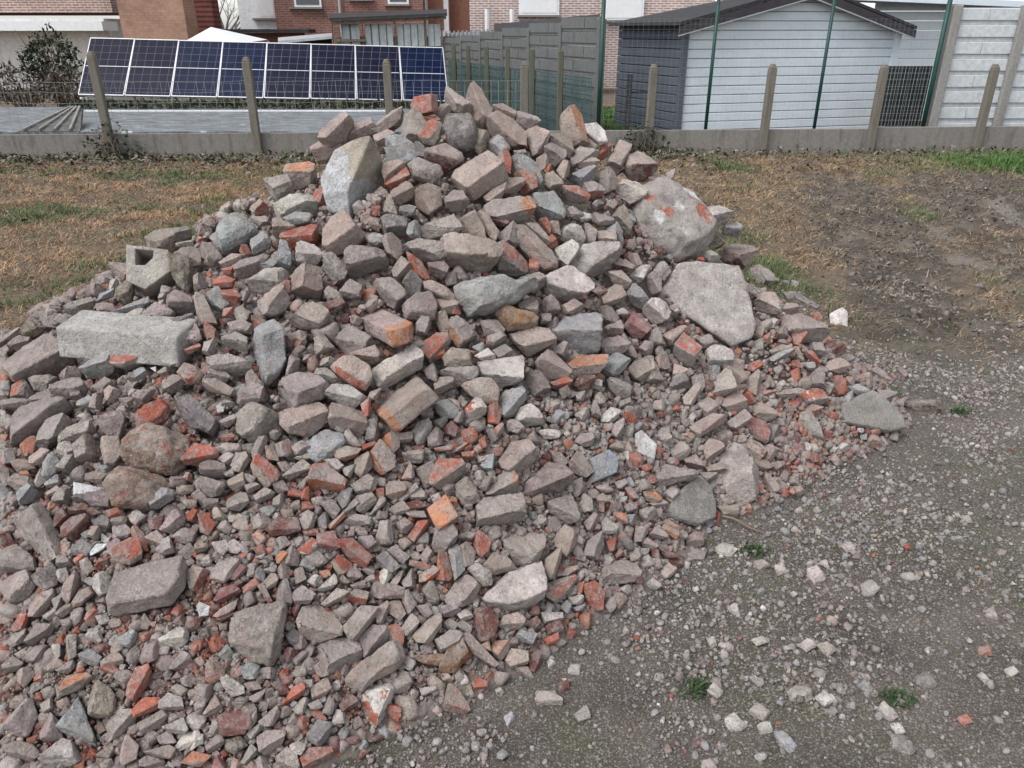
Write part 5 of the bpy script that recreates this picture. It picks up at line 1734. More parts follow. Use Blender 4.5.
# ------------------------------------------------------------------ box builder for walls, sheds and fences
class MB:
    def __init__(s): s.bm = bmesh.new()
    def box(s, c, sx, sy, sz, rz=0., rx=0.):
        M = Matrix.Translation(Vector(c)) @ Matrix.Rotation(rz, 4, 'Z') @ Matrix.Rotation(rx, 4, 'X') @ Matrix.Diagonal((sx, sy, sz, 1))
        bmesh.ops.create_cube(s.bm, size=1, matrix=M); return s
    def between(s, a, b, th, z0, z1, side=0.):       # an upright panel from a to b (plan), th thick
        a, b = Vector(a), Vector(b); d = b - a; d.z = 0; rz = math.atan2(d.y, d.x); nrm = Vector((-d.y, d.x, 0)).normalized()
        c = (a + b) / 2 + nrm * side; return s.box((c.x, c.y, (z0 + z1) / 2), d.length, th, z1 - z0, rz)
    def prism(s, pts, vec):
        v = [s.bm.verts.new(Vector(p)) for p in pts]; w = [s.bm.verts.new(Vector(p) + Vector(vec)) for p in pts]; k = len(v)
        s.bm.faces.new(v); s.bm.faces.new(list(reversed(w)))
        for i in range(k): s.bm.faces.new((v[i], w[i], w[(i + 1) % k], v[(i + 1) % k]))
        return s
    def tube(s, pts, r, n=6): tube_bm(s.bm, pts, r, n); return s
    def build(s, name, m, parent=None, smooth=False, bevel=0):
        if bevel: bmesh.ops.bevel(s.bm, geom=list(s.bm.edges), offset=bevel, segments=1, affect='EDGES', clamp_overlap=True)
        o = from_bm(name, s.bm, m, parent, smooth)
        if parent:                                   # parts keep world coordinates while the Empty sits at the base
            o.matrix_parent_inverse = Matrix.Translation(-Vector(parent.location))
        return o

def stained(name, col, streak=.5, dark=(.09, .085, .075), sc_=3):
    m, nt, b = mat(name); p = pos(nt); mp = nt.nodes.new('ShaderNodeMapping'); mp.inputs['Scale'].default_value = (4, 4, .7); nt.links.new(p, mp.inputs[0])
    c = mix(nt, ramp(nt, noi(nt, sc_ * 9, 5, .7, p), .3, .7), tuple(x * .8 for x in col), tuple(x * 1.15 for x in col))
    c = mix(nt, ramp(nt, noi(nt, sc_, 5, .65, mp.outputs[0]), .5, .72, 0, streak), c, dark)
    nt.links.new(c, b.inputs['Base Color']); fin(b, .9, .2); bump(nt, b, noi(nt, 60, 4, .7, p), .4, .006); return m
M_CONC = stained('wall_concrete', (.215, .20, .185), .7)
M_POST = stained('post_concrete', (.165, .152, .128), .6, (.075, .068, .045), 5)
M_WIRE = simple('galvanised_wire', (.30, .32, .32), .5, .5, .2)
M_GREEN = simple('green_paint', (.007, .048, .037), .5, .4, .3)
M_GWIRE = simple('green_wire', (.03, .085, .085), .5, .4, .2)

# ---- the low wall with concrete posts and wire
POSTPX = [-245, -72, 108, 256, 391, 524, 649, 764, 872, 979, 1088, 1200]
def wall_t(px):
    t = .5
    for _ in range(8): t = (at(px, 130, WL(t).y).x + 8.6) / 17.6
    return t
FT = [wall_t(px) for px in POSTPX]
fence = empty('wire_fence', WL(.5), 'low grey concrete plinth wall with leaning-topped concrete posts and wire netting', 'fence')
for i, (ta, tb) in enumerate(zip([-.25] + FT, FT + [1.25])):
    a, b_ = WL(ta), WL(tb); MB().between(a, b_, .05, -.05, .315 + (.018 if i > 8 else 0), .05).build('base_panel', M_CONC, fence, bevel=.006)
for t, zt_ in zip(FT, (1.30, 1.30, 1.29, 1.22, 1.19, 1.16, 1.12, 1.12, 1.11, 1.11, 1.11, 1.11)):
    c = WL(t); m_ = MB(); m_.box((c.x, c.y - .02, (zt_ - .05) / 2), .105, .095, zt_ + .05, .058)
    m_.prism([(c.x - .0525, c.y - .066, zt_), (c.x + .0525, c.y - .066, zt_), (c.x + .025, c.y - .05, zt_ + .06), (c.x - .025, c.y - .05, zt_ + .06)], (0, .085, 0))
    m_.build('post', M_POST, fence, bevel=.008)
def netting(name, a, b, z0, z1, dx, dz, r, m, parent, jitter=.0, skip=0.):
    mb = MB(); a, b = Vector(a), Vector(b); L = (b - a).length; n = int(L / dx)
    for i in range(n + 1):
        if random.random() < skip: continue
        p = a.lerp(b, i / n); mb.tube([p + Vector((random.uniform(-jitter, jitter), 0, z0)), p + Vector((random.uniform(-jitter, jitter), 0, z1))], r, 3)
    k = int((z1 - z0) / dz)
    for j in range(k + 1):
        z = z0 + (z1 - z0) * j / k
        if random.random() < skip: continue
        mb.tube([a.lerp(b, u) + Vector((0, 0, z + random.uniform(-jitter, jitter))) for u in np.linspace(0, 1, 7)], r, 3)
    return mb.build(name, m, parent)
for ta, tb in zip(FT[:5], FT[1:6]): netting('wire_netting', WL(ta) + Vector((0, -.03, 0)), WL(tb) + Vector((0, -.03, 0)), .32, .98, .11, .11, .0022, M_WIRE, fence, .012, .06)

# ivy at two post feet
def ivy(name, loc, label, n, h):
    P = np.array(loc)[None] * 0 + RNG.normal(0, 1, (n, 3)) * np.array([.22, .06, 0]); P[:, 2] = RNG.uniform(0, 1, n) ** 1.6 * h * np.exp(-np.abs(P[:, 0]) * 2.2)
    V, Q, T, C = blades(P, RNG.uniform(.04, .08, n), RNG.uniform(.03, .055, n), RNG.uniform(.4, 1.6, n), np.array([[.045, .06, .032], [.09, .075, .06], [.035, .055, .03]])[RNG.integers(0, 3, n)] * RNG.uniform(.6, 1.4, (n, 1)))
    o = link(name, big_mesh(name, V, [Q, T], C, m=M_BLADE)); o.location = loc; tag(o, label, 'ivy')
    bm = bmesh.new()
    for k in range(9): x0 = random.uniform(-.2, .2); tube_bm(bm, [(x0, -.06, 0), (x0 * .8 + random.uniform(-.05, .05), -.09, h * .3), (x0 * .5 + random.uniform(-.12, .12), -.08, h * random.uniform(.5, .8))], [.006, .005, .002], 4)
    from_bm('stem', bm, M_TWIG, o)
ivy('ivy', WL(FT[2]) + Vector((.1, -.14, 0)), 'dark ivy climbing the foot of the leftmost concrete post', 260, .62)
ivy('ivy', WL(FT[6]) + Vector((-.1, -.14, 0)), 'brown withered ivy at the post just right of the heap crest', 300, .5)

# ---- flat roof behind the wall, board, rail
def roof_mat():
    m, nt, b = mat('roof_membrane'); p = pos(nt); mp = nt.nodes.new('ShaderNodeMapping'); mp.inputs['Scale'].default_value = (.8, 5, 1); nt.links.new(p, mp.inputs[0])
    c = mix(nt, ramp(nt, noi(nt, 2, 5, .6, mp.outputs[0]), .35, .65), (.13, .148, .162), (.225, .245, .26)); c = mix(nt, ramp(nt, noi(nt, 3.0, 6, .75, mp.outputs[0]), .50, .56, 0, .85), c, (.07, .07, .068)); c = mix(nt, ramp(nt, noi(nt, 4.3, 4, .6, mp.outputs[0]), .62, .66, 0, .8), c, (.55, .57, .58))
    nt.links.new(c, b.inputs['Base Color']); fin(b, .7, .25); return m
MB().box((-5.2, 13.55, .14), 10.5, 3.9, .24).build('flat_roof', roof_mat(), bevel=.01)
o = bpy.data.objects['flat_roof']; tag(o, 'low pale blue-grey flat roof strewn with leaves behind the plinth wall', 'flat roof')
M_WHT = simple('white_paint', (.70, .71, .72), .5, .4, .08); M_DARKB = simple('weathered_dark_board', (.11, .105, .10), .85, .2, .35, 6)
a, b_ = at(85, 112, 14.6), at(400, 113.5, 14.6); tag(MB().between(a, b_, .06, a.z - .045, a.z + .03).build('white_rail', M_WHT), 'long white metal rail lying across the flat roof', 'rail'); MB().box(((a.x + b_.x) / 2, a.y - .06, a.z - .075), b_.x - a.x - .3, .05, .05).build('rail_shade', simple('black_shade', (.02, .02, .022)), bpy.data.objects['white_rail'])  # black strip under the rail stands in for its shadow line
BD = empty('slatted_board', at(45, 125, 11.9), 'grey slatted board propped on the flat roof behind the wall at far left', 'board')
pA, pB, pC, pD = at(18, 131, 11.6), at(80, 131, 11.6), at(82, 108, 12.6), at(70, 108, 12.7)
MB().prism([pA, pB, pC, pD], (0, .02, -.05)).build('panel', M_DARKB, BD)
for t in (.1, .35, .6, .85): MB().tube([pA.lerp(pB, t) + Vector((0, -.01, .02)), pD.lerp(pC, t) + Vector((0, -.01, .02))], .022, 4).build('slat', simple('pale_slat', (.22, .215, .2)), BD)
# moss strip below the panels
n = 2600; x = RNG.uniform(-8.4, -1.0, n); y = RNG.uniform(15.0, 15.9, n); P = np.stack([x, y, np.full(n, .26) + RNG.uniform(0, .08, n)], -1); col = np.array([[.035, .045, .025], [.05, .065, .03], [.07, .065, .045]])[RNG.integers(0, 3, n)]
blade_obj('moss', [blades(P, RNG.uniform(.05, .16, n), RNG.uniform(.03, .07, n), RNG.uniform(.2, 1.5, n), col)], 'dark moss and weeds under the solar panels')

# ---- solar panels
def cell_mat():
    m, nt, b = mat('solar_cells'); tc = nt.nodes.new('ShaderNodeTexCoord'); br = nt.nodes.new('ShaderNodeTexBrick'); mp = nt.nodes.new('ShaderNodeMapping'); nt.links.new(tc.outputs['Object'], mp.inputs[0]); nt.links.new(mp.outputs[0], br.inputs['Vector'])
    br.offset = 0; br.inputs['Scale'].default_value = 1; br.inputs['Brick Width'].default_value = .165; br.inputs['Row Height'].default_value = .165; br.inputs['Mortar Size'].default_value = .0045; br.inputs['Mortar Smooth'].default_value = .2
    br.inputs['Color1'].default_value = (.007, .013, .048, 1); br.inputs['Color2'].default_value = (.010, .018, .06, 1); br.inputs['Mortar'].default_value = (.15, .18, .26, 1)
    oi = nt.nodes.new('ShaderNodeObjectInfo'); tone = mix(nt, ramp(nt, oi.outputs['Random'], .2, .8), (1.3, .97, .82), (.7, 1.08, 1.3))
    gr2 = mix(nt, ramp(nt, noi(nt, 1.6, 4, .6, tc.outputs['Object']), .4, .7, 0, .35), mix(nt, 1., br.outputs['Color'], tone, 'MULTIPLY'), (.05, .055, .07))
    nt.links.new(gr2, b.inputs['Base Color']); fin(b, .3, .08); return m
M_CELL = cell_mat(); M_FRAME = simple('aluminium_frame', (.45, .46, .48), .5, .4, .08, metal=.3)
LB, RB, LT_, RT_ = at(78, 95.5, 15.6), at(449, 102, 15.6), at(91, 38, 16.5), at(443, 48, 16.5)
rack = empty('mounting_rack', (LB + RB) / 2 + Vector((0, .5, -.35)), 'metal rack of legs and rails holding up the solar panels', 'rack')
for t in (.02, .25, .5, .75, .98):
    b0, t0 = LB.lerp(RB, t), LT_.lerp(RT_, t); MB().tube([b0 + Vector((0, .04, -.03)), (b0.x, b0.y + .04, .02)], .025).tube([t0 + Vector((0, .05, -.06)), (t0.x, t0.y + .05, .02)], .025).build('leg', M_FRAME, rack)
MB().tube([LB + Vector((0, .06, -.06)), RB + Vector((0, .06, -.06))], .025).build('rail', M_FRAME, rack); MB().tube([LT_ + Vector((0, .06, -.09)), RT_ + Vector((0, .06, -.09))], .025).build('rail', M_FRAME, rack)
ords = ['leftmost', 'second from left', 'third from left', 'fourth from left', 'fifth from left', 'sixth from left', 'seventh from left', 'rightmost']
for i in range(8):
    b0, b1, t0, t1 = LB.lerp(RB, i / 8), LB.lerp(RB, (i + 1) / 8), LT_.lerp(RT_, i / 8), LT_.lerp(RT_, (i + 1) / 8)
    c = (b0 + b1 + t0 + t1) / 4; u = ((b1 - b0) + (t1 - t0)) / 2; v = ((t0 - b0) + (t1 - b1)) / 2; n_ = u.cross(v).normalized()
    if n_.y > 0: n_ = -n_
    root = empty('solar_panel', c, f'dark blue solar panel with white frame, {ords[i]} of the eight', 'solar panel', 'row of solar panels behind the wall')
    def PT(a, b, h=0.): return u * (a - .5) * .985 + v * (b - .5) + n_ * h - (u + v) * 0
    # glass sheet, own axes so the cell grid follows the panel
    Wp, Hp = u.length * .997, v.length; xa = u.normalized(); za = n_; ya = za.cross(xa)
    if ya.dot(v) < 0: xa = -xa; ya = za.cross(xa)
    skew = (v - ya * v.dot(ya)).dot(xa)
    me = bpy.data.meshes.new('cell_sheet'); bmp_ = bmesh.new()
    q4 = [bmp_.verts.new((sx * (Wp / 2 - .02) + skew * sy * .5, sy * (v.dot(ya) / 2 - .02), .012)) for sx, sy in ((-1, -1), (1, -1), (1, 1), (-1, 1))]; bmp_.faces.new(q4)
    bmesh.ops.solidify(bmp_, geom=bmp_.faces[:], thickness=.02)
    bmp_.to_mesh(me); bmp_.free(); me.materials.append(M_CELL); cs = link('cell_sheet', me, root); R3 = Matrix((xa, ya, za)).transposed(); cs.matrix_local = R3.to_4x4()
    bmf = bmesh.new()
    def bar(a, b, w):
        a, b = Vector(a), Vector(b); d = (b - a).normalized(); w_ = Vector((-d.y, d.x, 0)) * w / 2
        vs_ = [bmf.verts.new(p + Vector((0, 0, z))) for z in (-.02, .022) for p in (a - w_, b - w_, b + w_, a + w_)]
        for f in ((0, 1, 2, 3), (7, 6, 5, 4), (0, 4, 5, 1), (1, 5, 6, 2), (2, 6, 7, 3), (3, 7, 4, 0)): bmf.faces.new([vs_[k] for k in f])
    hw, hh_ = Wp / 2, v.dot(ya) / 2; cor = lambda sx, sy: (sx * (hw - .008) + skew * sy * .5, sy * (hh_ - .012), 0)
    bar(cor(-1, -1), cor(1, -1), .019); bar(cor(-1, 1), cor(1, 1), .019); bar(cor(-1, -1), cor(-1, 1), .015); bar(cor(1, -1), cor(1, 1), .015)
    bar((-hw + .03, 0, 0), (hw - .03, 0, 0), .012)
    fr = from_bm('frame', bmf, M_FRAME, root); fr.matrix_local = R3.to_4x4()

# ------------------------------------------------------------------ brick materials
def brick_mat(name, c1, c2, mortar, scale=1., w=.22, h=.065, ms=.010, axis='xz'):
    m, nt, b = mat(name); p = pos(nt); sp = nt.nodes.new('ShaderNodeSeparateXYZ'); cb_ = nt.nodes.new('ShaderNodeCombineXYZ'); nt.links.new(p, sp.inputs[0])
    nt.links.new(math_(nt, 'ADD', sp.outputs[0], sp.outputs[1]), cb_.inputs[0]); nt.links.new(sp.outputs[2], cb_.inputs[1])
    br = nt.nodes.new('ShaderNodeTexBrick'); nt.links.new(cb_.outputs[0], br.inputs['Vector']); br.inputs['Scale'].default_value = 1; br.inputs['Brick Width'].default_value = w * scale; br.inputs['Row Height'].default_value = h * scale; br.inputs['Mortar Size'].default_value = ms
    br.inputs['Color1'].default_value = (*c1, 1); br.inputs['Color2'].default_value = (*c2, 1); br.inputs['Mortar'].default_value = (*mortar, 1)
    c = mix(nt, 1., br.outputs['Color'], ramp(nt, noi(nt, 1.3, 5, .7, p), .3, .7, .75, 1.2), 'MULTIPLY'); c = mix(nt, 1., c, ramp(nt, noi(nt, 9, 5, .7, p), .3, .7, .8, 1.2), 'MULTIPLY')
    nt.links.new(c, b.inputs['Base Color']); fin(b, .9, .2); bump(nt, b, br.outputs['Fac'], -.4, .01); return m
M_BR_OLD = brick_mat('old_brown_brick', (.24, .125, .10), (.31, .18, .145), (.43, .40, .37), ms=.012); M_BR_TAN = brick_mat('tan_brick', (.31, .185, .135), (.35, .21, .15), (.26, .18, .14), ms=.006)
M_BR_RED = brick_mat('red_brick', (.19, .075, .06), (.25, .11, .085), (.24, .19, .17)); M_BR_STR = brick_mat('whitewashed_brick', (.33, .20, .165), (.28, .16, .13), (.55, .50, .48), ms=.018)
M_PLAST = stained('plaster', (.60, .585, .565), .35, (.25, .24, .22), 1); M_WALLW = stained('white_render', (.78, .80, .82), .2, (.4, .4, .4), 1)
M_GLASS = simple('window_glass', (.05, .06, .07), .1, .6, .2, 2); M_SHUT = simple('roller_shutter', (.72, .73, .74), .6, .3, .06); M_DARK = simple('dark_roofing', (.035, .035, .038), .8, .3, .3); M_ZINC = simple('zinc', (.36, .38, .39), .5, .4, .15)
M_BROWN = stained('red_brown_render', (.25, .12, .085), .3, (.12, .06, .05), 1)
ZT = 5.5
def facade(name, px0, px1, Y, depth, m, label, cat='house', z1=ZT, z0=-.1):
    a, b_ = at(px0, 30, Y), at(px1, 30, Y); root = empty(name, ((a.x + b_.x) / 2, Y, 0), label, cat)
    MB().box(((a.x + b_.x) / 2, Y + depth / 2, (z0 + z1) / 2), b_.x - a.x, depth, z1 - z0).build('wall', m, root); return root
def rect_on(root, name, px0, py0, px1, py1, Y, th, m, proud=.03, parent=None):
    a, b_ = at(px0, py0, Y), at(px1, py1, Y); return MB().box(((a.x + b_.x) / 2, Y - proud + th / 2, (a.z + b_.z) / 2), abs(b_.x - a.x), th, abs(a.z - b_.z)).build(name, m, parent or root)
def window(root, px0, py0, px1, py1, Y, shutter=False):
    f = rect_on(root, 'window', px0, py0, px1, py1, Y, .10, M_WHT, .05)
    a, b_ = at(px0 + 2.2, py0, Y), at(px1 - 2.2, py1 - 2.2, Y)
    MB().box(((a.x + b_.x) / 2, Y - .052, (a.z + b_.z) / 2), b_.x - a.x, .02, abs(a.z - b_.z)).build('shutter' if shutter else 'pane', M_SHUT if shutter else M_GLASS, f)
    s_ = at(px0 - 1.5, py1, Y), at(px1 + 1.5, py1 + 2, Y); MB().box(((s_[0].x + s_[1].x) / 2, Y - .06, (s_[0].z + s_[1].z) / 2 - .003), s_[1].x - s_[0].x, .16, abs(s_[0].z - s_[1].z)).build('sill', M_CONC, f)
h = facade('brick_house', -420, 116, 24, 5, M_BR_OLD, 'weathered brown brick house at far left above a white gutter', z0=2.05)
Yg = 23.4; a, b_ = at(-420, 26, Yg), at(105, 26, Yg)
MB().box(((a.x + b_.x) / 2, 23.7, a.z), b_.x - a.x, .9, .24).build('gutter', M_WHT, h); MB().box(((a.x + b_.x) / 2 - .3, 24.6, .95), b_.x - a.x, 1.2, 1.9).build('lower_wall', M_PLAST, h)
h = facade('gable_house', 122, 187, 22, .8, M_BR_TAN, 'plain tan brick gable wall left of the dark red wall', z1=ZT)
h = facade('red_building', 184, 215, 24.5, .6, brick_mat('ribbed_red_cladding', (.20, .075, .06), (.23, .085, .07), (.10, .04, .035), w=4, h=.13, ms=.03), 'narrow dark red ribbed wall beside the bare tree', 'building')
h = facade('white_house', 241, 280, 27, 5, M_WALLW, 'white rendered house with a closed roller shutter'); window(h, 255, -14, 277, 18, 27, True)
gw = facade('garden_wall', 224, 300, 25, .5, brick_mat('dark_garden_brick', (.13, .05, .04), (.17, .07, .055), (.09, .06, .05)), 'dark red garden wall below the white house', 'wall', z1=at(250, 33, 25).z)
MB().box((gw.location.x, 25.2, at(250, 31, 25).z), 2.9, .9, .10).build('coping', M_DARK, gw)
h = facade('red_brick_house', 277, 424, 26, 6, M_BR_RED, 'dark red brick house with white windows above the glazed lean-to')
for q in ((291, -30, 322, 7), (386, -30, 409, 4), (350, -30, 372, -1)): window(h, *q, 26)
a = at(339, 0, 25.9); MB().tube([(a.x, 25.9, -.1), (a.x, 25.9, ZT)], .045).build('downpipe', M_ZINC, h)
h = facade('brown_house', 446, 471, 27, 5, M_BROWN, 'red brown rendered wall between the two brick houses'); h2 = facade('porch', 420, 449, 26.6, 2, M_WHT, 'white door frame porch beside the red brown wall', 'porch', z1=ZT)
rect_on(h2, 'door', 426, -40, 444, 30, 26.6, .04, M_BROWN, .03)
h = facade('striped_brick_house', 470, 712, 25, 6, M_BR_STR, 'pale brick house with white mortar stripes and a roller shutter'); window(h, 519, -30, 559, 15, 25, True); window(h, 606, -30, 643, 20, 25, True)
for px in (487, 512): a = at(px, 8, 24.7); MB().tube([(a.x, 24.7, 1.2), (a.x, 24.7, at(px, 9, 24.7).z)], .07, 8).build('vent_pipe', M_WHT, h)
rf = empty('low_roof', at(520, 32, 22.5), 'low dark roof strip with grey corrugated sheets below the striped house', 'roof')
p0, p1, p2_, p3 = at(446, 46, 21), at(500, 46, 21), at(500, 30, 23.5), at(446, 33, 23.5); MB().prism([p0, p1, p2_, p3], (0, 0, -.08)).build('sheet', simple('corrugated_grey', (.22, .235, .245), .7, .3, .2), rf)
for i in range(14): t = i / 13; MB().tube([p0.lerp(p1, t) + Vector((0, 0, .02)), p3.lerp(p2_, t) + Vector((0, 0, .02))], .03, 5).build('rib', simple('rib_grey', (.15, .16, .17)), rf)
p0, p1, p2_, p3 = at(494, 34, 22), at(600, 32, 22), at(600, 14, 24), at(494, 24, 24); MB().prism([p0, p1, p2_, p3], (0, 0, -.12)).build('roofing', M_DARK, rf)

# ---- glazed lean-to
Y = 20.5; ln = empty('lean_to_shed', at(388, 48, Y), 'rickety dark-roofed wooden lean-to with milky glazed panels above the solar panels', 'shed')
M_OLDW = simple('old_wood', (.17, .14, .115), .85, .2, .4, 12); M_MILK = stained('milky_plastic', (.50, .56, .58), .35, (.14, .15, .13), 1.5)
a, b_ = at(331, 60, Y), at(445, 60, Y); MB().box(((a.x + b_.x) / 2, Y + 1, .7), b_.x - a.x - .1, 1.8, 1.5).build('body', M_OLDW, ln)
for p0_, p1_ in ((341, 361), (365, 394), (397, 425), (428, 441)): rect_on(ln, 'panel', p0_, 24, p1_, 46, Y + .1, .03, M_MILK, .06)
for px in (351, 372, 379.5, 387, 404, 411, 418, 434.5): rect_on(ln, 'seam', px - .25, 24, px + .25, 46, Y + .1, .03, M_DARKB, .075)
for px in (333, 343, 363, 395.5, 426, 442): rect_on(ln, 'post', px - 1.3, 20, px + 1.3, 52, Y, .08, M_OLDW, .06)
rect_on(ln, 'beam', 337, 39, 366, 41.5, Y, .07, M_OLDW, .07); q0, q1, q2, q3 = at(329, 18, Y - .3), at(447, 13, Y - .3), at(447, 9, Y + 2), at(329, 13.5, Y + 2)
MB().prism([q0, q1, q2, q3], (0, 0, -.06)).build('roof', M_DARK, ln); MB().prism([at(331, 21, Y - .2), at(446, 16, Y - .2), at(446, 19, Y - .2), at(331, 25, Y - .2)], (0, .05, 0)).build('fascia', M_OLDW, ln)
aw = empty('awning', at(305, 38, 21), 'grey sheet awning left of the glazed lean-to', 'awning'); MB().prism([at(278, 41, 20.6), at(332, 36, 20.6), at(332, 33, 22), at(278, 37.5, 22)], (0, 0, -.06)).build('sheet', M_ZINC, aw); MB().prism([at(280, 44, 21.4), at(331, 38, 21.4), at(331, 55, 21.4), at(280, 55, 21.4)], (0, .1, 0)).build('back_board', M_DARK, aw)
# ---- white gazebo
gz_ = empty('gazebo', at(212, 60, 19.5), 'white pointed tent gazebo canopy behind the solar panels', 'gazebo'); ap = at(211, 27, 20.5); bl, br_ = at(180, 44, 19.5), at(243, 43, 19.5); bk = Vector((0, 2.0, .05))
bm = bmesh.new(); vv = [bm.verts.new(v_) for v_ in (bl, br_, br_ + bk, bl + bk, ap)]
for f in ((0, 1, 4), (1, 2, 4), (2, 3, 4), (3, 0, 4), (3, 2, 1, 0)): bm.faces.new([vv[k] for k in f])
o = from_bm('canopy', bm, M_WHT, gz_); o.matrix_parent_inverse = Matrix.Translation(-gz_.location)
for p_ in (bl, br_, bl + bk, br_ + bk): MB().tube([p_ + Vector((0, .02, -.03)), (p_.x, p_.y + .02, 0)], .03).build('leg', M_WHT, gz_)
# ---- bare tree
tr = empty('bare_tree', at(226, 40, 32), 'leafless tree against the white sky between the houses', 'tree'); bm = bmesh.new(); bt = bmesh.new(); rs = random.Random(3)
def branch(bm_, p, d, L, r, lv):
    q = p + d * L; tube_bm(bm_, [p, p.lerp(q, .5) + Vector((rs.uniform(-.05, .05), 0, 0)), q], [r, r * .8, r * .6], 4 if lv else 6)
    if lv < 5:
        for _ in range(3 if lv else 4): nd = (d + Vector((rs.uniform(-.8, .8), rs.uniform(-.8, .8), rs.uniform(-.2, .6)))).normalized(); branch(bt, q if rs.random() < .6 else p.lerp(q, rs.uniform(.5, 1)), nd, L * rs.uniform(.6, .85), r * .55, lv + 1)
M_BARK = simple('bark', (.16, .14, .13)); base = Vector((tr.location.x, 32, 0)); branch(bm, base, Vector((0, 0, 1)), 1.3, .10, 0)
for nm, b_m in (('trunk', bm), ('crown', bt)): o = from_bm(nm, b_m, M_BARK, tr); o.matrix_parent_inverse = Matrix.Translation(-tr.location)
# ---- bushes at left
def bush(px, py, Y, rx_, rz_, n, label, cols, dens=.06):
    c = at(px, py, Y); loc = Vector((c.x, Y, 0)); root = empty('bush', loc, label, 'bush'); u = RNG.normal(size=(n, 3)); u /= np.linalg.norm(u, axis=1)[:, None]; u *= RNG.uniform(.35, 1, (n, 1)) ** .5
    u *= (1 + .35 * fbm(u[:, 0] * 2, u[:, 2] * 2, 1.2, 3, 2))[:, None]; P = u * np.array([rx_, .5, rz_]) + np.array([0, 0, max(c.z, rz_ * .9)])
    V, Q, T, C = blades(P, RNG.uniform(.06, .13, n), RNG.uniform(.03, .07, n), RNG.uniform(0, 2.4, n), np.array(cols)[RNG.integers(0, len(cols), n)] * RNG.uniform(.6, 1.4, (n, 1)))
    link('foliage', big_mesh('foliage', V, [Q, T], C, m=M_BLADE), root); bm = bmesh.new()
    for k in range(26): x0 = rs.uniform(-.5, .5) * rx_; tube_bm(bm, [(x0 * .4, 0, 0), (x0, rs.uniform(-.3, .3), c.z * .7), (x0 * 1.5 + rs.uniform(-.2, .2), rs.uniform(-.4, .4), c.z + rz_ * rs.uniform(.4, 1.1))], [.014, .009, .003], 4)
    from_bm('stem', bm, M_TWIG, root)
bush(52, 62, 18.2, .62, .62, 1500, 'dark evergreen ivy bush beside the leftmost solar panel', [(.03, .045, .022), (.045, .06, .03), (.02, .03, .018)])
bush(20, 85, 18.0, 1.1, .42, 1300, 'brown leafless scrub below the ivy bush at far left', [(.09, .08, .07), (.06, .055, .05), (.11, .10, .09)])
bush(66, 88, 17.4, .5, .40, 700, 'grey brown twiggy shrub in front of the leftmost solar panel corner', [(.12, .105, .09), (.08, .075, .06)])

# ---- concrete plank fence running away from the wall
FA, FB = at(600, 60, 12.35), at(446, 60, 20.5); pf_ = empty('plank_fence', (FA.x, FA.y, 0), 'tall weathered grey concrete plank fence running back behind the heap', 'fence'); NS = 6
M_PLANK = stained('plank_concrete', (.125, .13, .13), .6, (.09, .09, .08), 2); ztop = lambda t: 1.80 - .42 * t
for i in range(NS):
    a, b_ = FA.lerp(FB, i / NS), FA.lerp(FB, (i + 1) / NS); zt = ztop((i + .5) / NS) + .02; m_ = MB(); rows = 9; hgt = zt + .05
    for r_ in range(rows):
        z0, z1 = -.05 + hgt * r_ / rows, -.05 + hgt * (r_ + 1) / rows; m_.between(a, b_, .035, z0 + .004, z1 - .004)
        seg = 2
        for k in range(seg):                           # the staggered raised blocks cast into each plank
            t0, t1 = ((0, .62) if k == 0 else (.635, 1)) if r_ % 2 else ((0, .36) if k == 0 else (.375, 1)); m_.between(a.lerp(b_, t0), a.lerp(b_, t1), .02, z0 + hgt / rows * .22, z1 - .012, .022)
    m_.build('plank_panel', M_PLANK, pf_)
for i in range(NS + 1): c = FA.lerp(FB, i / NS); MB().box((c.x, c.y, (ztop(i / NS) - .04) / 2), .11, .11, ztop(i / NS) - .06, math.atan2(FB.y - FA.y, FB.x - FA.x)).build('post', M_PLANK, pf_, bevel=.008)
M_GPOST = stained('mossy_post', (.115, .115, .085), .5, (.05, .055, .035), 5)
# ---- green netting in front of the plank fence with its own short posts
gf = empty('green_netting_fence', at(560, 120, 12.2), 'low dark green wire netting on short concrete posts before the plank fence', 'fence'); GA, GB = at(592, 60, 12.0), at(448, 60, 19)
netting('netting', Vector((GA.x, GA.y, 0)), Vector((GB.x, GB.y, 0)), .05, .96, .055, .06, .0055, M_GWIRE, gf, .01, .02)
for t in (.14, .30, .46, .62, .78, .92): c = GA.lerp(GB, t); MB().box((c.x - .03, c.y - .07, .66), .085, .085, 1.30).build('post', M_GPOST, gf, bevel=.008)

# ---- green posts with fine mesh (right)
GP = empty('green_post_fence', WL(.75), 'tall thin green posts carrying fine wire mesh before the sheds', 'fence')
gpx = [(601, 60), (712, 65), (824, 65), (936, 65)]; gpt = []
for px, py in gpx:
    c = at(px, 66, 11.95 if px > 605 else 12.1); gpt.append(c); MB().tube([(c.x, c.y, 0), (c.x, c.y, 2.05)], .03 if px < 650 else .026 if px < 900 else .034, 8).build('post', M_GREEN, GP, smooth=True)
for c in gpt[1:3]: MB().tube([(c.x, c.y, 2.05), (c.x, c.y, 2.08)], [.032, .01], 8).build('cap', M_WHT, GP)
for a, b_ in zip(gpt, gpt[1:]): netting('mesh', Vector((a.x, a.y, 0)), Vector((b_.x, b_.y, 0)), .3, 1.75, .07, .07, .0008, M_WIRE, GP)

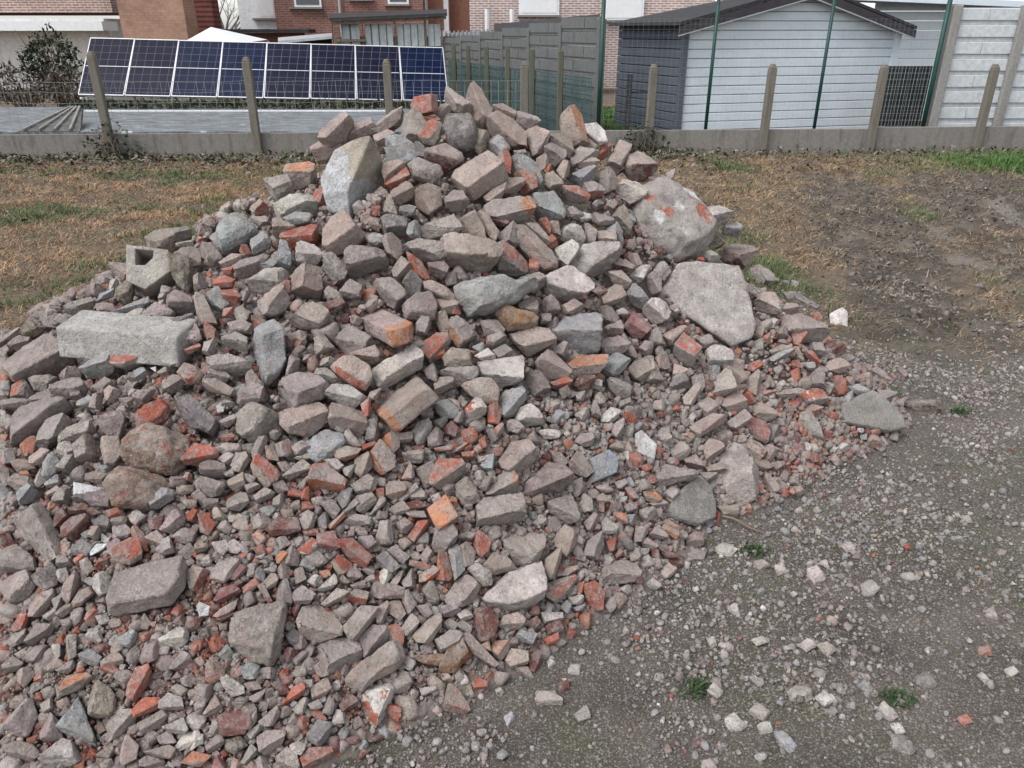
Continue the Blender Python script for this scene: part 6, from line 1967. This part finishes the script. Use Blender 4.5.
# ---- grey garden shed
def board_mat(name, col, col2):
    m, nt, b = mat(name); p = pos(nt); sp = nt.nodes.new('ShaderNodeSeparateXYZ'); nt.links.new(p, sp.inputs[0]); c = mix(nt, ramp(nt, noi(nt, 2.2, 5, .65, p), .3, .7), col, col2)
    c = mix(nt, ramp(nt, noi(nt, 14, 5, .7, p), .55, .75, 0, .35), c, tuple(x * .55 for x in col)); nt.links.new(c, b.inputs['Base Color']); fin(b, .7, .3); bump(nt, b, noi(nt, 40, 3, .6, p), .15, .005); return m
M_PALE = board_mat('pale_grey_boards', (.55, .62, .67), (.66, .72, .77)); M_SLATE = board_mat('slate_grey_boards', (.072, .086, .108), (.10, .115, .14))
K = at(683, 60, 12.75); Lf = at(617, 60, 14.6); fr_ = at(893, 60, 13.7); K.z = Lf.z = fr_.z = 0
sh = empty('garden_shed', (K + fr_) / 2, 'grey log-board garden shed with pale gable front and dark roof', 'shed')
zeL, zeR = at(684, 21, 12.75).z, at(897, 25, 13.7).z; tap = (796 - 684) / (897 - 684.); apz = at(796, -12, 12.75 + .95 * tap).z; u = (fr_ - K); back = (Lf - K); nrm = Vector((-u.y, u.x, 0)).normalized()
def gab(t): return zeL + (apz - zeL) * t / tap if t < tap else zeR + (apz - zeR) * (1 - t) / (1 - tap)
m_ = MB(); nb = 18; bh = 2.4 / nb
for i in range(nb):
    z0, z1 = i * bh, (i + 1) * bh - .009
    tl = lambda z: max(0., (z - zeL) / (apz - zeL) * tap); tr_ = lambda z: min(1., 1 - (z - zeR) / (apz - zeR) * (1 - tap))
    if z0 > apz - .05: continue
    zz = min(z1, apz - .02); pl_ = [K + u * tl(z0) + Vector((0, 0, z0)), K + u * tr_(z0) + Vector((0, 0, z0)), K + u * tr_(zz) + Vector((0, 0, zz)), K + u * tl(zz) + Vector((0, 0, zz))]
    m_.prism(pl_, nrm * .05)
m_.build('front_wall', M_PALE, sh, bevel=.008)
m_ = MB(); m_.prism([K + nrm * .07, fr_ + nrm * .07, fr_ + nrm * .07 + Vector((0, 0, zeR)), K + nrm * .07 + u * tap + Vector((0, 0, apz - .02)), K + nrm * .07 + Vector((0, 0, zeL))], nrm * .04); m_.build('gable_backing', M_PALE, sh)
m_ = MB()
for i in range(nb):
    z0, z1 = i * bh, (i + 1) * bh - .009
    if z1 < zeL: m_.between(Lf, K, .05, z0, z1, .03)
m_.build('side_wall', M_SLATE, sh, bevel=.008); MB().prism([Lf + Vector((.06, .02, 0)), K + Vector((.06, .1, 0)), K + Vector((.06, .1, zeL)), Lf + Vector((.06, .02, zeL))], Vector((.03, .01, 0))).build('side_backing', M_SLATE, sh)
bk = back; rz = Vector((0, 0, 1)); oh = -nrm * .18; apx = K + u * tap
m_ = MB(); m_.prism([K - u * .05 + rz * (zeL - .06) + oh, apx + rz * (apz + .0) + oh, apx + rz * (apz - .14) + bk, K - u * .05 + rz * (zeL - .06) + bk], (0, 0, .045)); m_.prism([apx + rz * apz + oh, fr_ + u * .05 + rz * (zeR - .06) + oh, fr_ + u * .05 + rz * (zeR - .06) + bk, apx + rz * (apz - .14) + bk], (0, 0, .043)); m_.build('roof', M_DARK, sh)
M_FASC = simple('plum_fascia', (.045, .04, .048), .6, .3, .2)
for A_, B_ in ((K - u * .05 + rz * (zeL - .075), apx + rz * (apz - .015)), (apx + rz * (apz - .015), fr_ + u * .05 + rz * (zeR - .075))):
    MB().prism([A_ + oh * 1.02, B_ + oh * 1.02, B_ + oh * 1.02 - rz * .12, A_ + oh * 1.02 - rz * .12], nrm * .03).build('fascia', M_FASC, sh)
    MB().prism([A_ + oh * 1.05 - rz * .118, B_ + oh * 1.05 - rz * .118, B_ + oh * 1.05 - rz * .134, A_ + oh * 1.05 - rz * .134], nrm * .03).build('trim', M_ZINC, sh)
for t in (.0, 1.): c = K + u * t - nrm * .015; MB().box((c.x, c.y, .85), .11, .05, 1.7, math.atan2(u.y, u.x)).build('corner_board', M_SLATE if t == 0 else M_PALE, sh)
a, b_ = at(629, 95, 12.3), at(629, 130, 12.3); tag(MB().box((a.x, 12.3, .5), .07, .07, 1.0).build('black_post', M_DARK), 'short black post before the shed side wall', 'post')
rect_on(sh, 'hatch_rail', 628, 91.5, 652, 93.5, 12.35, .04, M_DARK, 0)
# second shed behind at right
h = empty('pale_outbuilding', at(955, 60, 15.4), 'pale boarded outbuilding with a dark eave, right edge behind the grey shed', 'shed'); a, b_ = at(868, 60, 15.4), at(1120, 60, 15.4); m_ = MB()
for i in range(14): m_.box(((a.x + b_.x) / 2, 15.5, i * .16 + .075), b_.x - a.x, .06, .15)
m_.build('wall', M_PALE, h, bevel=.006); MB().prism([at(850, 2, 15.0), at(1130, 14, 15.0), at(1130, 6, 16.5), at(850, -8, 16.5)], (0, 0, .03)).build('eave', M_DARK, h); MB().prism([at(850, 0, 15.05), at(1130, 12, 15.05), at(1130, -14, 17), at(850, -30, 17)], (0, 0, .1)).build('roof', M_PALE, h)
# pale panel fence at right edge
vf = empty('panel_fence', at(985, 120, 12.05), 'pale concrete panel fence with grey posts at the right edge', 'fence'); M_PANEL = stained('pale_panels', (.53, .56, .58), .2, (.3, .31, .31), 2); M_LGC = stained('light_grey_post', (.27, .262, .25), .4)
pa, pb, pc_ = at(945, 60, 12.0), at(1012, 60, 12.0), at(1150, 60, 12.0)
for a, b_ in ((pa, pb), (pb, pc_)):
    m_ = MB()
    for r_ in range(8):
        z0 = .12 + r_ * .221; m_.between((a.x + .05, a.y + .03, 0), (b_.x - .05, b_.y + .03, 0), .035, z0, z0 + .219)
        A_, B_ = Vector((a.x + .06, a.y, 0)), Vector((b_.x - .06, b_.y, 0)); ks_ = [0, .5, 1] if r_ % 2 else [0, 1]
        for t0, t1 in zip(ks_, ks_[1:]): m_.between(A_.lerp(B_, t0 + .004), A_.lerp(B_, t1 - .004), .03, z0 + .055 + .008 * random.random(), z0 + .214, 0)
    m_.build('panel', M_PANEL, vf, bevel=.004)
for c in (pa, pb, pc_): MB().box((c.x, c.y - .02, .94), .125, .12, 1.96).build('post', M_LGC, vf, bevel=.01)
# dark mesh gate between shed and panel fence
dg = empty('mesh_gate', at(905, 128, 12.3), 'dark green mesh gate between the grey shed and the panel fence', 'gate'); a, b_ = at(886, 66, 12.3), at(934, 66, 12.3)
MB().between((a.x, 12.34, 0), (b_.x, 12.34, 0), .01, .25, a.z).build('screen', simple('dark_screen', (.012, .018, .02), .7, .3), dg); netting('mesh', Vector((a.x, 12.3, 0)), Vector((b_.x, 12.3, 0)), .25, a.z, .05, .09, .0022, M_WIRE, dg)
# the lawn beyond
n = 3500; x = RNG.uniform(1.3, 2.3, n); y = RNG.uniform(12.2, 18, n); blade_obj('lawn', [blades(np.stack([x, y, np.zeros(n)], -1), RNG.uniform(.06, .14, n), RNG.uniform(.01, .02, n), RNG.uniform(.1, .9, n), np.array([[.07, .14, .04]]) * RNG.uniform(.7, 1.4, (n, 1)))], 'strip of green lawn beside the shed')

# ------------------------------------------------------------------ camera, light, sky
cam = bpy.data.cameras.new('camera'); co = bpy.data.objects.new('camera', cam); COL.objects.link(co); co.location = O; co.rotation_euler = (math.radians(65), 0, 0)
cam.sensor_width = 36; cam.lens = 36 * F / 1024; cam.clip_end = 2000; cam.clip_start = .05; SC.camera = co
EL, AZ = 52, 305      # high soft light from the left behind the camera
wd = bpy.data.worlds.new('World'); SC.world = wd; wd.use_nodes = True; nt = wd.node_tree; bg = nt.nodes['Background']
sk = nt.nodes.new('ShaderNodeTexSky'); sk.sky_type = 'NISHITA'; sk.sun_disc = False; sk.sun_elevation = math.radians(EL); sk.sun_rotation = math.radians(360 - 125); sk.air_density = 1; sk.dust_density = 1.2
hsv = nt.nodes.new('ShaderNodeHueSaturation'); hsv.inputs['Saturation'].default_value = .2; nt.links.new(sk.outputs[0], hsv.inputs['Color']); nt.links.new(hsv.outputs[0], bg.inputs[0]); bg.inputs[1].default_value = .112
sl = bpy.data.lights.new('overcast_sun', 'SUN'); sl.energy = 1.25; sl.angle = math.radians(32); sl.color = (1, .975, .955); so = bpy.data.objects.new('overcast_sun', sl); COL.objects.link(so)
sd = Vector((-.50, -.38, 1.0)).normalized(); so.rotation_euler = sd.to_track_quat('Z', 'Y').to_euler()
vs_ = SC.view_settings; vs_.view_transform = 'Standard'; vs_.look = 'None'; vs_.gamma = 1; vs_.use_curve_mapping = False; vs_.exposure = 1.15
SC.cycles.max_bounces = 5; SC.cycles.diffuse_bounces = 3
